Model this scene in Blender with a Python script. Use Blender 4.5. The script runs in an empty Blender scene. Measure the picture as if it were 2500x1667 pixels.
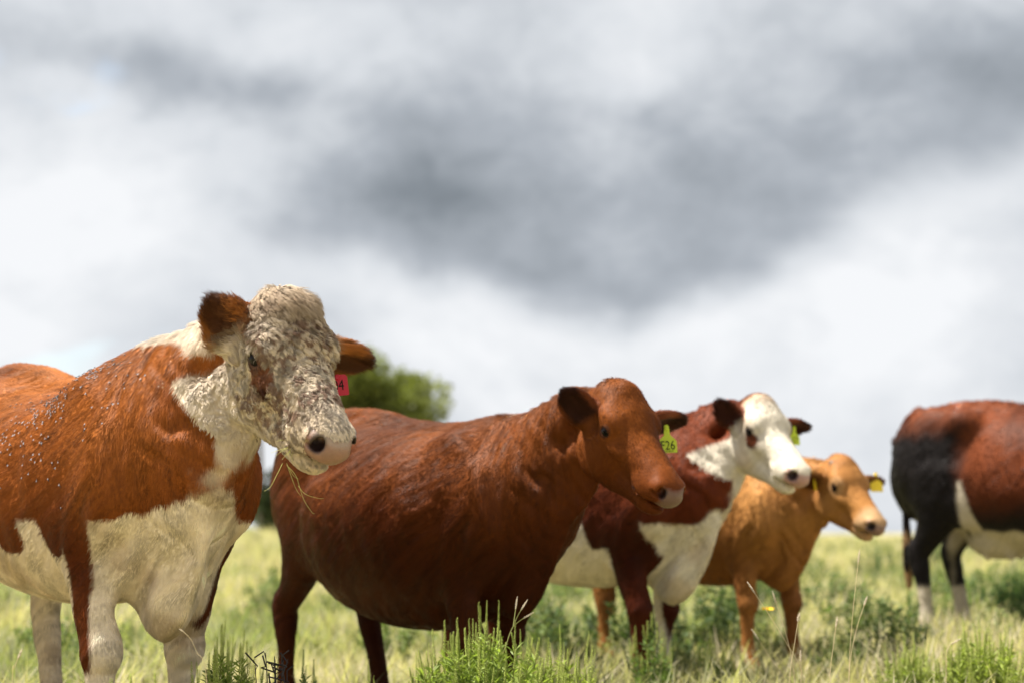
import bpy, bmesh, math, random
import numpy as np
from mathutils import Vector, Matrix

# ------------------------------------------------------------------ camera, world, sun
scene = bpy.context.scene
rnd = random.Random(7)
rng = np.random.default_rng(11)
COL = scene.collection
CAM_Z, FPX = 0.80, 4861.0
PITCH = math.atan(466.5 / FPX)
cam_data = bpy.data.cameras.new('camera')
cam_data.sensor_width = 36.0
cam_data.lens = 36.0 * FPX / 2500.0
cam_data.clip_start = 0.1
cam_data.clip_end = 4000
cam_data.dof.use_dof = True
cam_data.dof.focus_distance = 5.85
cam_data.dof.aperture_fstop = 2.2
cam = bpy.data.objects.new('camera', cam_data)
cam.location = (0, 0, CAM_Z)
cam.rotation_euler = (math.pi / 2 + PITCH, 0, 0)
COL.objects.link(cam)
scene.camera = cam

SUN_EL, SUN_AZ = math.radians(65), math.radians(-82)   # azimuth measured from +Y towards +X
sun_dir = Vector((math.sin(SUN_AZ) * math.cos(SUN_EL), math.cos(SUN_AZ) * math.cos(SUN_EL), math.sin(SUN_EL)))
sl = bpy.data.lights.new('sun', 'SUN')
sl.energy = 5.0
sl.angle = math.radians(2.5)
sl.color = (1.0, 0.94, 0.84)
so = bpy.data.objects.new('sun', sl)
so.rotation_euler = sun_dir.to_track_quat('Z', 'Y').to_euler()
COL.objects.link(so)

scene.view_settings.view_transform = 'Standard'
scene.view_settings.look = 'None'
scene.view_settings.exposure = 1.4
scene.view_settings.gamma = 1.0
scene.view_settings.use_curve_mapping = False
scene.cycles.use_denoising = True
scene.cycles.max_bounces = 6
scene.cycles.transparent_max_bounces = 8


class NT:
    """tiny helper to write node trees"""
    def __init__(self, tree):
        self.t = tree
        tree.nodes.clear()

    def n(self, kind, **kw):
        nd = self.t.nodes.new(kind)
        for k, v in kw.items():
            setattr(nd, k, v)
        return nd

    def link(self, a, b):
        self.t.links.new(a, b)

    def put(self, sock, v):
        if hasattr(v, 'node'):
            self.t.links.new(v, sock)
        elif v is not None:
            sock.default_value = v

    def math(self, op, a, b=None, c=None, clamp=False):
        nd = self.n('ShaderNodeMath', operation=op, use_clamp=clamp)
        for i, v in enumerate((a, b, c)):
            self.put(nd.inputs[i], v)
        return nd.outputs[0]

    def vmath(self, op, a, b=None, scale=None):
        nd = self.n('ShaderNodeVectorMath', operation=op)
        self.put(nd.inputs[0], a)
        if b is not None:
            self.put(nd.inputs[1], b)
        if scale is not None:
            self.put(nd.inputs['Scale'], scale)
        return nd.outputs['Value'] if op in ('LENGTH', 'DOT_PRODUCT', 'DISTANCE') else nd.outputs[0]

    def mix(self, f, a, b, blend='MIX'):
        nd = self.n('ShaderNodeMix', data_type='RGBA', blend_type=blend)
        self.put(nd.inputs[0], f)
        self.put(nd.inputs[6], a)
        self.put(nd.inputs[7], b)
        return nd.outputs[2]

    def noise(self, vec, scale, detail=3, rough=0.5, dist=0.0, dim='3D'):
        nd = self.n('ShaderNodeTexNoise', noise_dimensions=dim)
        self.put(nd.inputs['Vector'], vec)
        self.put(nd.inputs['Scale'], scale)
        nd.inputs['Detail'].default_value = detail
        nd.inputs['Roughness'].default_value = rough
        nd.inputs['Distortion'].default_value = dist
        return nd.outputs[0]

    def ramp(self, f, stops, interp='LINEAR'):
        nd = self.n('ShaderNodeValToRGB')
        cr = nd.color_ramp
        cr.interpolation = interp
        while len(cr.elements) < len(stops):
            cr.elements.new(0.5)
        for e, (p, c) in zip(cr.elements, stops):
            e.position = p
            e.color = c if len(c) == 4 else (*c, 1)
        self.put(nd.inputs[0], f)
        return nd.outputs[0]

    def smooth(self, x, lo, hi):
        nd = self.n('ShaderNodeMapRange', interpolation_type='SMOOTHSTEP')
        self.put(nd.inputs[0], x)
        nd.inputs[1].default_value = lo
        nd.inputs[2].default_value = hi
        return nd.outputs[0]


# overcast sky: a physical clear sky behind procedural cloud layers, all in direction space
world = bpy.data.worlds.new('World')
scene.world = world
world.use_nodes = True
W = NT(world.node_tree)
sky = W.n('ShaderNodeTexSky', sky_type='NISHITA', sun_disc=False)
sky.sun_elevation = SUN_EL
sky.sun_rotation = SUN_AZ
sky.air_density = 1.0
sky.dust_density = 2.0
tc = W.n('ShaderNodeTexCoord')
D = tc.outputs['Generated']
sep = W.n('ShaderNodeSeparateXYZ'); W.link(D, sep.inputs[0])
# azimuth / elevation tangents of the view direction (a sheet of cloud seen far off)
yy = W.math('MAXIMUM', W.math('ABSOLUTE', sep.outputs[1]), 0.15)
ax = W.math('DIVIDE', sep.outputs[0], yy)
ez = W.math('DIVIDE', sep.outputs[2], yy)
warp = W.n('ShaderNodeTexNoise'); W.link(D, warp.inputs['Vector']); warp.inputs['Scale'].default_value = 7; warp.inputs['Detail'].default_value = 4
wv = W.vmath('SUBTRACT', warp.outputs['Color'], (0.5, 0.5, 0.5))
wsep = W.n('ShaderNodeSeparateXYZ'); W.link(wv, wsep.inputs[0])
axw = W.math('MULTIPLY_ADD', wsep.outputs[0], 0.10, ax)
ezw = W.math('MULTIPLY_ADD', wsep.outputs[1], 0.06, ez)


def lobe(cx, cz, rx, rz, rot, lo, hi):
    """soft elliptical mass of cloud at a bearing: 1 inside, 0 outside"""
    c, s = math.cos(rot), math.sin(rot)
    dx = W.math('SUBTRACT', axw, cx)
    dz = W.math('SUBTRACT', ezw, cz)
    u = W.math('DIVIDE', W.math('ADD', W.math('MULTIPLY', dx, c), W.math('MULTIPLY', dz, s)), rx)
    v = W.math('DIVIDE', W.math('SUBTRACT', W.math('MULTIPLY', dz, c), W.math('MULTIPLY', dx, s)), rz)
    r = W.math('SQRT', W.math('ADD', W.math('MULTIPLY', u, u), W.math('MULTIPLY', v, v)))
    return W.smooth(r, hi, lo)


cn = W.noise(W.vmath('MULTIPLY', D, (1, 1, 1.45)), 5.0, 7, 0.52, 0.5)
cn2 = W.noise(W.vmath('MULTIPLY', D, (1, 1, 1.7)), 14.0, 7, 0.55, 0.4)
base = W.math('MULTIPLY_ADD', W.math('SUBTRACT', cn, 0.5), 0.82, 0.83)
base = W.math('MULTIPLY_ADD', W.math('SUBTRACT', cn2, 0.5), 0.36, base)
LOBES = [  # bearing, height, half-widths, lean, inner and outer edge, weight
    (0.210, 0.250, 0.110, 0.040, -0.15, 0.2, 1.3, -0.16),
    (-0.165, 0.232, 0.120, 0.014, -0.22, 0.1, 1.6, -0.16), (-0.020, 0.068, 0.100, 0.030, -0.10, 0.1, 1.4, -0.10),
    (-0.235, 0.165, 0.060, 0.060, 0.0, 0.1, 1.4, 0.16), (0.205, 0.100, 0.080, 0.040, 0.25, 0.1, 1.3, 0.18),
    (-0.23, 0.085, 0.080, 0.040, 0.0, 0.1, 1.4, 0.14), (-0.085, 0.245, 0.050, 0.020, 0.0, 0.1, 1.5, 0.08)]
cn3 = W.noise(W.vmath('MULTIPLY', D, (1, 1, 1.3)), 38.0, 6, 0.6, 0.3)
# the long dark bank: a ragged lower edge, fading upwards
edge_h = W.math('ADD', W.math('MULTIPLY', W.math('MAXIMUM', W.math('SUBTRACT', axw, 0.065), 0.0), 0.42), W.math('MULTIPLY', W.math('MAXIMUM', W.math('SUBTRACT', 0.065, axw), 0.0), 0.17))
tb = W.math('SUBTRACT', W.math('MULTIPLY_ADD', W.math('SUBTRACT', cn3, 0.5), 0.022, ezw), W.math('ADD', edge_h, 0.106))
bank = W.math('MULTIPLY', W.smooth(tb, -0.014, 0.022), W.math('SUBTRACT', 1.0, W.math('MULTIPLY', W.smooth(tb, 0.018, 0.12), 0.62)))
bank = W.math('MULTIPLY', bank, W.smooth(axw, -0.20, -0.04))
bank = W.math('MULTIPLY', bank, W.math('SUBTRACT', 1.0, W.math('MULTIPLY', W.smooth(axw, 0.08, 0.22), 0.42)))
val = W.math('MULTIPLY_ADD', bank, -0.46, base)
val = W.math('MULTIPLY_ADD', W.math('SUBTRACT', cn3, 0.5), 0.19, val)
for L_ in LOBES:
    val = W.math('MULTIPLY_ADD', lobe(*L_[:7]), L_[7], val)
ccol = W.ramp(val, [(0.0, (0.13, 0.15, 0.17)), (0.28, (0.235, 0.265, 0.298)), (0.52, (0.42, 0.455, 0.50)),
                    (0.74, (0.68, 0.71, 0.75)), (0.97, (0.88, 0.895, 0.92))], 'LINEAR')
cl = W.vmath('SCALE', ccol, scale=3.98)
gap = W.smooth(W.math('SUBTRACT', cn, W.math('MULTIPLY', cn2, 0.12)), 0.30, 0.22)
mixed = W.mix(W.math('MULTIPLY', gap, 0.5), cl, sky.outputs[0])
bg = W.n('ShaderNodeBackground')
W.link(mixed, bg.inputs[0])
bg.inputs[1].default_value = 0.10
wo = W.n('ShaderNodeOutputWorld')
W.link(bg.outputs[0], wo.inputs[0])


# ------------------------------------------------------------------ small numpy toolbox
def smoothstep(x, lo, hi):
    t = np.clip((x - lo) / (hi - lo), 0, 1)
    return t * t * (3 - 2 * t)


_perm = np.random.default_rng(3).random((64, 64, 64)).astype(np.float32)


def vnoise(p, f=1.0, seed=0):
    """value noise in 0..1"""
    q = np.asarray(p, np.float32) * f + seed * 17.31 + 1000.0
    i = np.floor(q).astype(np.int64)
    t = q - i
    t = t * t * (3 - 2 * t)
    i &= 63
    j = (i + 1) & 63
    x0, y0, z0, x1, y1, z1 = i[:, 0], i[:, 1], i[:, 2], j[:, 0], j[:, 1], j[:, 2]
    tx, ty, tz = t[:, 0], t[:, 1], t[:, 2]
    L = lambda a, b, w: a + (b - a) * w
    return L(L(L(_perm[x0, y0, z0], _perm[x1, y0, z0], tx), L(_perm[x0, y1, z0], _perm[x1, y1, z0], tx), ty),
             L(L(_perm[x0, y0, z1], _perm[x1, y0, z1], tx), L(_perm[x0, y1, z1], _perm[x1, y1, z1], tx), ty), tz)


def fbm(p, f, octv=3, seed=0):
    s, a, tot = 0, 1.0, 0
    for o in range(octv):
        s = s + a * vnoise(p, f * 2 ** o, seed + o)
        tot += a
        a *= 0.5
    return s / tot


def norm(v):
    v = np.asarray(v, float)
    return v / (np.linalg.norm(v, axis=-1, keepdims=True) + 1e-9)


def rot(yaw, pitch=0, roll=0):
    """x forward, y left, z up; pitch positive lowers the nose"""
    cy, sy, cp, sp, cr, sr = math.cos(yaw), math.sin(yaw), math.cos(pitch), math.sin(pitch), math.cos(roll), math.sin(roll)
    return (np.array([[cy, -sy, 0], [sy, cy, 0], [0, 0, 1]]) @ np.array([[cp, 0, sp], [0, 1, 0], [-sp, 0, cp]])
            @ np.array([[1, 0, 0], [0, cr, -sr], [0, sr, cr]]))


def catmull(a, per):
    a = np.asarray(a, float)
    n = len(a)
    out = []
    for i in range(n - 1):
        p0, p1, p2, p3 = a[max(i - 1, 0)], a[i], a[i + 1], a[min(i + 2, n - 1)]
        for k in range(per):
            t = k / per
            out.append(0.5 * (2 * p1 + (p2 - p0) * t + (2 * p0 - 5 * p1 + 4 * p2 - p3) * t * t + (3 * p1 - p0 - 3 * p2 + p3) * t ** 3))
    out.append(a[-1])
    return np.array(out)


class Field:
    """signed distance field sampled on a grid; shapes are blended into it"""
    def __init__(self, lo, hi, h):
        self.lo, self.h = np.array(lo, float), h
        self.n = np.ceil((np.array(hi) - self.lo) / h).astype(int) + 1
        self.D = np.full(self.n, 0.25, np.float32)

    def block(self, lo, hi):
        i0 = np.clip(np.floor((np.asarray(lo) - self.lo) / self.h).astype(int), 0, self.n)
        i1 = np.clip(np.ceil((np.asarray(hi) - self.lo) / self.h).astype(int) + 1, 0, self.n)
        if (i1 <= i0).any():
            return None
        g = [(self.lo[k] + np.arange(i0[k], i1[k]) * self.h).astype(np.float32) for k in range(3)]
        return tuple(slice(i0[k], i1[k]) for k in range(3)), g[0][:, None, None], g[1][None, :, None], g[2][None, None, :]

    def blend(self, sl, d, k):
        a = self.D[sl]
        if k <= 0:
            self.D[sl] = np.minimum(a, d)
        else:
            h = np.maximum(k - np.abs(a - d), 0) / k
            self.D[sl] = np.minimum(a, d) - h * h * (k * 0.25)

    def cut(self, sl, d, k):
        a = self.D[sl]
        d = -d
        h = np.maximum(k - np.abs(a - d), 0) / max(k, 1e-6)
        self.D[sl] = np.maximum(a, d) + h * h * (k * 0.25)

    def tube(self, st, k=0.04, per=3, lat=(0, 1, 0), cut=False):
        """st rows: x y z  half-width  up  down ; swept ellipse; lat = sideways axis (or one per row)"""
        st = np.asarray(st, float)
        lat = np.asarray(lat, float)
        if lat.ndim == 1:
            lat = np.tile(lat, (len(st), 1))
        A = catmull(np.hstack([st, lat]), per) if per > 1 and len(st) > 2 else np.hstack([st, lat])
        A[:, 3:6] = np.maximum(A[:, 3:6], 0.002)
        m = k + 3 * self.h
        rm = A[:, 3:6].max(1)
        lo = (A[:, :3] - rm[:, None]).min(0) - m
        hi = (A[:, :3] + rm[:, None]).max(0) + m
        bl = self.block(lo, hi)
        if bl is None:
            return
        sl = bl[0]
        base = [s.start for s in sl]
        T = np.full(tuple(s.stop - s.start for s in sl), 0.25, np.float32)
        for a, b in zip(A[:-1], A[1:]):
            r = max(a[3:6].max(), b[3:6].max())
            q = self.block(np.minimum(a[:3], b[:3]) - r - m, np.maximum(a[:3], b[:3]) + r + m)
            if q is None:
                continue
            s2, X, Y, Z = q
            d = b[:3] - a[:3]
            L = np.linalg.norm(d) + 1e-9
            d = d / L
            u = (a[6:9] + b[6:9]) / 2
            u = u - d * (u @ d)
            u = u / (np.linalg.norm(u) + 1e-9)
            w = np.cross(d, u)
            x, y, z = X - np.float32(a[0]), Y - np.float32(a[1]), Z - np.float32(a[2])
            e = x * np.float32(d[0]) + y * np.float32(d[1]) + z * np.float32(d[2])
            t = np.clip(e / np.float32(L), 0, 1)
            e = e - t * np.float32(L)
            uu = x * np.float32(u[0]) + y * np.float32(u[1]) + z * np.float32(u[2])
            ww = x * np.float32(w[0]) + y * np.float32(w[1]) + z * np.float32(w[2])
            rb = a[3] + (b[3] - a[3]) * t
            ra = np.where(ww > 0, a[4] + (b[4] - a[4]) * t, a[5] + (b[5] - a[5]) * t)
            rc = np.minimum(rb, ra) * np.float32(0.8)
            rho = np.sqrt((uu / rb) ** 2 + (ww / ra) ** 2 + (e / rc) ** 2) + np.float32(1e-5)
            ln = np.sqrt(uu * uu + ww * ww + e * e)
            dd = (ln * (1 - 1 / rho)).astype(np.float32)
            dd = np.where(rho < 0.25, -np.minimum(rb, ra) * np.float32(0.75), dd)
            s3 = tuple(slice(s2[i].start - base[i], s2[i].stop - base[i]) for i in range(3))
            # clip to block
            c3, cd = [], []
            for i in range(3):
                p0, p1 = s3[i].start, s3[i].stop
                q0, q1 = max(p0, 0), min(p1, T.shape[i])
                c3.append(slice(q0, q1))
                cd.append(slice(q0 - p0, q1 - p0))
            T[tuple(c3)] = np.minimum(T[tuple(c3)], np.broadcast_to(dd, tuple(s.stop - s.start for s in s2))[tuple(cd)])
        (self.cut if cut else self.blend)(sl, T, k)

    def ball(self, c, r, k=0.03, R=None, cut=False):
        """ellipsoid; R columns are its axes"""
        c = np.asarray(c, float)
        r = np.asarray(r, float) if np.ndim(r) else np.full(3, float(r))
        R = np.eye(3) if R is None else np.asarray(R)
        ext = np.sqrt(((R * r[None, :]) ** 2).sum(1)) + k + 3 * self.h
        bl = self.block(c - ext, c + ext)
        if bl is None:
            return
        sl, X, Y, Z = bl
        x, y, z = X - np.float32(c[0]), Y - np.float32(c[1]), Z - np.float32(c[2])
        q = [(x * np.float32(R[0, i]) + y * np.float32(R[1, i]) + z * np.float32(R[2, i])) for i in range(3)]
        rho = np.sqrt(sum((q[i] / np.float32(r[i])) ** 2 for i in range(3))) + np.float32(1e-5)
        g = np.sqrt(sum((q[i] / np.float32(r[i] ** 2)) ** 2 for i in range(3))) + np.float32(1e-5)
        d = np.maximum(rho * (rho - 1) / g, -np.float32(r.min())).astype(np.float32)
        (self.cut if cut else self.blend)(sl, d, k)

    def mesh(self):
        import openvdb
        g = openvdb.FloatGrid(0.25)
        g.copyFromArray(np.ascontiguousarray(self.D))
        pts, quads = g.convertToQuads(isovalue=0.0)
        return pts * self.h + self.lo, quads


def quad_edges(q):
    e = np.concatenate([q[:, [0, 1]], q[:, [1, 2]], q[:, [2, 3]], q[:, [3, 0]]])
    e.sort(axis=1)
    return np.unique(e, axis=0)


def relax(v, e, n, w=0.5):
    cnt = np.bincount(e.ravel(), minlength=len(v)).astype(float)[:, None]
    for i in range(n):
        for ww in (w, -w * 1.02):
            s = np.zeros_like(v)
            for k in range(3):
                s[:, k] = np.bincount(e[:, 0], v[e[:, 1], k], len(v)) + np.bincount(e[:, 1], v[e[:, 0], k], len(v))
            v = v + ww * (s / np.maximum(cnt, 1) - v)
    return v


def vnormals(v, q):
    a, b, c, d = v[q[:, 0]], v[q[:, 1]], v[q[:, 2]], v[q[:, 3]]
    n = np.cross(c - a, d - b)
    N = np.zeros_like(v)
    for i in range(4):
        for k in range(3):
            N[:, k] += np.bincount(q[:, i], n[:, k], len(v))
    return norm(N)


def mesh_np(name, v, faces, mats, smooth=True, mat_idx=None, cols=None):
    me = bpy.data.meshes.new(name)
    v = np.asarray(v, np.float32)
    faces = np.asarray(faces)
    me.vertices.add(len(v))
    me.vertices.foreach_set('co', v.ravel())
    nf, k = faces.shape
    me.loops.add(nf * k)
    me.loops.foreach_set('vertex_index', faces.astype(np.int32).ravel())
    me.polygons.add(nf)
    me.polygons.foreach_set('loop_start', np.arange(0, nf * k, k, dtype=np.int32))
    if mat_idx is not None:
        me.polygons.foreach_set('material_index', np.asarray(mat_idx, np.int32))
    for m in (mats if isinstance(mats, (list, tuple)) else [mats]):
        me.materials.append(m)
    me.update(calc_edges=True)
    if smooth:
        me.polygons.foreach_set('use_smooth', np.ones(nf, bool))
    if cols is not None:
        a = me.attributes.new('Col', 'FLOAT_COLOR', 'POINT')
        c4 = np.ones((len(v), 4), np.float32)
        c4[:, :cols.shape[1]] = cols
        a.data.foreach_set('color', c4.ravel())
    me.validate()
    return me


def link(name, data, parent=None, loc=None, **props):
    o = bpy.data.objects.new(name, data)
    COL.objects.link(o)
    if parent is not None:
        o.parent = parent
    if loc is not None:
        o.location = loc
    for k, v in props.items():
        o[k] = v
    return o


# ------------------------------------------------------------------ materials
def material(name):
    m = bpy.data.materials.new(name)
    m.use_nodes = True
    return m, NT(m.node_tree)


def finish(T, bsdf):
    o = T.n('ShaderNodeOutputMaterial')
    T.link(bsdf, o.inputs[0])


def simple_mat(name, col, rough=0.6, spec=0.3, noise_amt=0.25, noise_scale=40, trans=0.0):
    m, T = material(name)
    geo = T.n('ShaderNodeTexCoord')
    nz = T.noise(geo.outputs['Object'], noise_scale, 4, 0.6)
    v = T.math('MULTIPLY_ADD', T.math('SUBTRACT', nz, 0.5), 2 * noise_amt, 1.0)
    c = T.vmath('SCALE', (*col,), scale=v)
    b = T.n('ShaderNodeBsdfPrincipled')
    T.link(c, b.inputs['Base Color'])
    b.inputs['Roughness'].default_value = rough
    b.inputs['Specular IOR Level'].default_value = spec
    finish(T, b.outputs[0])
    return m


def coat_material():
    m, T = material('coat')
    at = T.n('ShaderNodeAttribute', attribute_name='Col')
    tcd = T.n('ShaderNodeTexCoord')
    P = tcd.outputs['Object']
    sp_ = T.n('ShaderNodeSeparateXYZ'); T.link(P, sp_.inputs[0])
    px_, py_, pz_ = sp_.outputs
    ac = T.math('MULTIPLY_ADD', px_, -45.0, T.math('MULTIPLY', pz_, 60.0))
    al = T.math('MULTIPLY_ADD', px_, -6.5, T.math('MULTIPLY', pz_, -5.0))
    cb = T.n('ShaderNodeCombineXYZ'); T.link(ac, cb.inputs[0]); T.link(al, cb.inputs[1]); T.link(T.math('MULTIPLY', py_, 20.0), cb.inputs[2])
    nz = T.noise(cb.outputs[0], 1.0, 3, 0.6)
    nz2 = T.noise(P, 9.0, 3, 0.5)
    v = T.math('MULTIPLY_ADD', T.math('SUBTRACT', nz, 0.5), 0.55, 1.0)
    v = T.math('MULTIPLY', v, T.math('MULTIPLY_ADD', T.math('SUBTRACT', nz2, 0.5), 0.30, 1.0))
    c = T.vmath('SCALE', at.outputs['Color'], scale=v)
    b = T.n('ShaderNodeBsdfPrincipled')
    T.link(c, b.inputs['Base Color'])
    b.inputs['Roughness'].default_value = 0.55
    b.inputs['Specular IOR Level'].default_value = 0.06
    b.inputs['Sheen Weight'].default_value = 0.0
    b.inputs['Sheen Roughness'].default_value = 0.4
    bp = T.n('ShaderNodeBump')
    bp.inputs['Strength'].default_value = 0.15
    bp.inputs['Distance'].default_value = 0.004
    T.link(nz, bp.inputs['Height'])
    T.link(bp.outputs[0], b.inputs['Normal'])
    finish(T, b.outputs[0])
    return m


def hair_material(rough=0.38):
    m, T = material('cow_hair')
    at = T.n('ShaderNodeAttribute', attribute_name='hcol')
    h = T.n('ShaderNodeBsdfPrincipled')
    T.link(at.outputs['Color'], h.inputs['Base Color'])
    h.inputs['Roughness'].default_value = 0.48
    an = T.n('ShaderNodeAttribute', attribute_name='hnor')
    vt = T.n('ShaderNodeVectorTransform', vector_type='NORMAL', convert_from='OBJECT', convert_to='WORLD')
    T.link(an.outputs['Vector'], vt.inputs[0])
    ge = T.n('ShaderNodeNewGeometry')
    nn_ = T.vmath('NORMALIZE', T.vmath('ADD', T.vmath('SCALE', vt.outputs[0], scale=1.0), T.vmath('SCALE', ge.outputs['Normal'], scale=0.6)))
    T.link(nn_, h.inputs['Normal'])
    h.inputs['Specular IOR Level'].default_value = 0.10
    finish(T, h.outputs[0])
    return m


M_COAT = coat_material()
M_HAIR = hair_material()


def skin_material(name, col, rough=0.35):
    m, T = material(name)
    tcd = T.n('ShaderNodeTexCoord')
    P = tcd.outputs['Object']
    vor = T.n('ShaderNodeTexVoronoi')
    T.link(P, vor.inputs['Vector'])
    vor.inputs['Scale'].default_value = 260
    nz = T.noise(P, 30, 4, 0.6)
    at = T.n('ShaderNodeAttribute', attribute_name='Col')
    c = T.vmath('SCALE', at.outputs['Color'], scale=T.math('MULTIPLY_ADD', nz, 0.5, 0.75))
    b = T.n('ShaderNodeBsdfPrincipled')
    T.link(c, b.inputs['Base Color'])
    b.inputs['Roughness'].default_value = rough
    b.inputs['Specular IOR Level'].default_value = 0.25
    b.inputs['Subsurface Weight'].default_value = 0.08
    b.inputs['Subsurface Radius'].default_value = (0.01, 0.004, 0.002)
    b.inputs['Subsurface Scale'].default_value = 0.5
    bp = T.n('ShaderNodeBump')
    bp.inputs['Strength'].default_value = 0.4
    bp.inputs['Distance'].default_value = 0.002
    T.link(vor.outputs['Distance'], bp.inputs['Height'])
    T.link(bp.outputs[0], b.inputs['Normal'])
    finish(T, b.outputs[0])
    return m


M_SKIN = skin_material('nose_skin', (0.5, 0.3, 0.25))
m, T = material('cow_eye')
b = T.n('ShaderNodeBsdfPrincipled')
b.inputs['Base Color'].default_value = (0.006, 0.004, 0.004, 1)
b.inputs['Roughness'].default_value = 0.08
b.inputs['Specular IOR Level'].default_value = 0.14
finish(T, b.outputs[0])
M_EYE = m

# ------------------------------------------------------------------ cattle
def ear_frame(axis, face):
    a = norm(axis)
    f = np.asarray(face, float)
    f = norm(f - a * (f @ a))
    return a, f, np.cross(f, a)


def build_cow(name, label, pose, colour, h=0.008, hair_n=0, hair_w=0.0008, group='cattle standing in the pasture', hair_len=1.0):
    """pose: root (x, y, z), yaw (deg), s scale; head world position / angles; body tweaks. Local axes: x forward, y left, z up."""
    g = pose.get
    s = pose['s']
    root = np.array(pose['root'], float)
    Rb = rot(math.radians(pose['yaw']), math.radians(g('tilt', 0)))
    hp = Rb.T @ (np.array(pose['head'], float) - root) / s          # poll in cow space
    hy, hpit, hr = (math.radians(a) for a in pose['head_rot'])
    Rh = Rb.T @ rot(hy, hpit, hr)
    hs = g('hs', 1.0)
    hl = np.array([g('hl', .88), g('hw', .86), 1.0])

    def H(x, y, z):
        return hp + Rh @ (np.array([x, y, z]) * hl * hs)

    HY = Rh[:, 1]
    allp = np.array([H(.55, 0, -.1), H(0, .3, 0), H(0, -.3, 0), H(-.2, 0, .15)])
    lo = np.minimum(allp.min(0) - .06, [-1.16, -.50, -.02])
    hi = np.maximum(allp.max(0) + .06, [.85, .50, 1.45])
    F = Field(lo, hi, h)
    wd, bd = g('wide', 1.0), g('belly', 0.0)
    rz = g('rump', 0.0)
    bk = g('back', 0.0)
    wz = g('withers', 0.0)
    # trunk: x, top, bottom, widest height, half-width
    tr = [(-.99, 1.10, .93, 1.00, .05), (-.95, 1.20 + rz, .80, 1.02, .13), (-.86, 1.27 + rz, .68, 1.0, .205), (-.70, 1.295 + rz, .64, .98, .235),
          (-.51, 1.305 + rz - bk * .5, .61 - bd * .5, .96, .255), (-.34, 1.285 + rz * .6 - bk, .55 - bd * .9, .90, .335 * wd), (-.12, 1.27 + rz * .3 - bk, .515 - bd, .88, .350 * wd),
          (.08, 1.265 - bk * .8, .525 - bd * .9, .88, .335 * wd), (.24, 1.28 - max(bk * .3, wz), .555 - bd * .5, .92, .285 * (wd * .5 + .5)), (.40, 1.295 - wz, .58, .95, .225),
          (.53, 1.22 - wz, .64, .94, .19), (.63, 1.11, .74, .93, .13)]
    F.tube([(x, 0, zc, w, t - zc, zc - b) for x, t, b, zc, w in tr], k=0.03)
    # spine, withers, hooks and pins
    F.tube([(-.9, 0, 1.24 + rz, .04, .03, .05), (-.5, 0, 1.275 + rz - bk * .5, .05, .03, .05), (0, 0, 1.25 - bk * .95, .05, .03, .05), (.40, 0, 1.285 - wz, .05, .035, .06), (.55, 0, 1.24 - wz, .05, .03, .06)], k=0.06)
    for sd in (-1, 1):
        F.ball((-.53, sd * .222, 1.195 + rz), (.085, .05, .06), k=0.12)
        F.ball((-.92, sd * .10, 1.12 + rz), (.06, .045, .06), k=0.08)
        # ribs and shoulder
        F.ball((.36, sd * .180, .97), (.13, .062, .24), k=0.10, R=rot(0, math.radians(-22)))
        F.ball((.50, sd * .185, .92), (.10, .085, .15), k=0.07)
        F.ball((.24, sd * .225, .83), (.115, .055, .14), k=0.035, R=rot(0, math.radians(-35)))     # triceps
        F.ball((-.39, sd * g('hollow', .315), 1.13 + rz * .5 - bk * .6), (.12, .07, .075), k=0.09, cut=True)                # flank hollow
        F.ball((.60, sd * .222, 1.06), (.035, .06, .20), k=0.07, R=rot(0, math.radians(-18)), cut=True)   # groove before the shoulder
        F.ball((.125, sd * .372 * wd, 1.0), (.03, .06, .24), k=0.07, R=rot(0, math.radians(-12)), cut=True)
        # haunch
        F.ball((-.72, sd * .165, .98 + rz), (.23, .095, .30), k=0.08)
        F.ball((-.56, sd * .195, .80), (.12, .07, .15), k=0.08)
    legs = g('legs', {})
    for key, sd in (('fr', -1), ('fl', 1)):
        dx = legs.get(key, 0.0)
        y = sd * .165
        F.tube([(.47, sd * .17, .93, .075, .10, .10), (.38, sd * .185, .84, .08, .11, .10), (.315, sd * .18, .74, .080, .115, .095), (.33 + dx * .2, y, .62, .070, .094, .082),
                (.345 + dx * .5, y, .52, .062, .072, .068), (.352 + dx * .7, y, .465, .057, .062, .061), (.360 + dx * .75, y, .415, .058, .064, .056), (.355 + dx * .8, y, .365, .042, .044, .046),
                (.355 + dx * .9, y, .25, .031, .034, .04), (.36 + dx, y, .16, .037, .04, .046), (.385 + dx, y, .10, .036, .04, .036), (.405 + dx, y, .05, .048, .055, .045), (.41 + dx, y, .005, .054, .062, .055)], k=0.045)
    for key, sd in (('hr', -1), ('hl', 1)):
        dx = legs.get(key, 0.0)
        y = sd * .16
        F.tube([(-.66, sd * .185, .95, .09, .17, .19), (-.68, sd * .185, .80, .088, .145, .165), (-.74 + dx * .3, sd * .175, .68, .072, .10, .12), (-.82 + dx * .5, y, .58, .052, .066, .075),
                (-.875 + dx * .7, y, .50, .044, .05, .062), (-.875 + dx * .75, y, .43, .044, .05, .055), (-.865 + dx * .85, y, .34, .036, .04, .042), (-.86 + dx, y, .22, .033, .036, .04),
                (-.855 + dx, y, .15, .039, .042, .046), (-.83 + dx, y, .09, .037, .04, .036), (-.81 + dx, y, .05, .047, .055, .045), (-.805 + dx, y, .005, .052, .06, .055)], k=0.05)
        F.ball((-.905 + dx * .7, y, .525), (.03, .026, .05), k=0.04)
    # tail
    tl = g('tail', 0.0)
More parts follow.
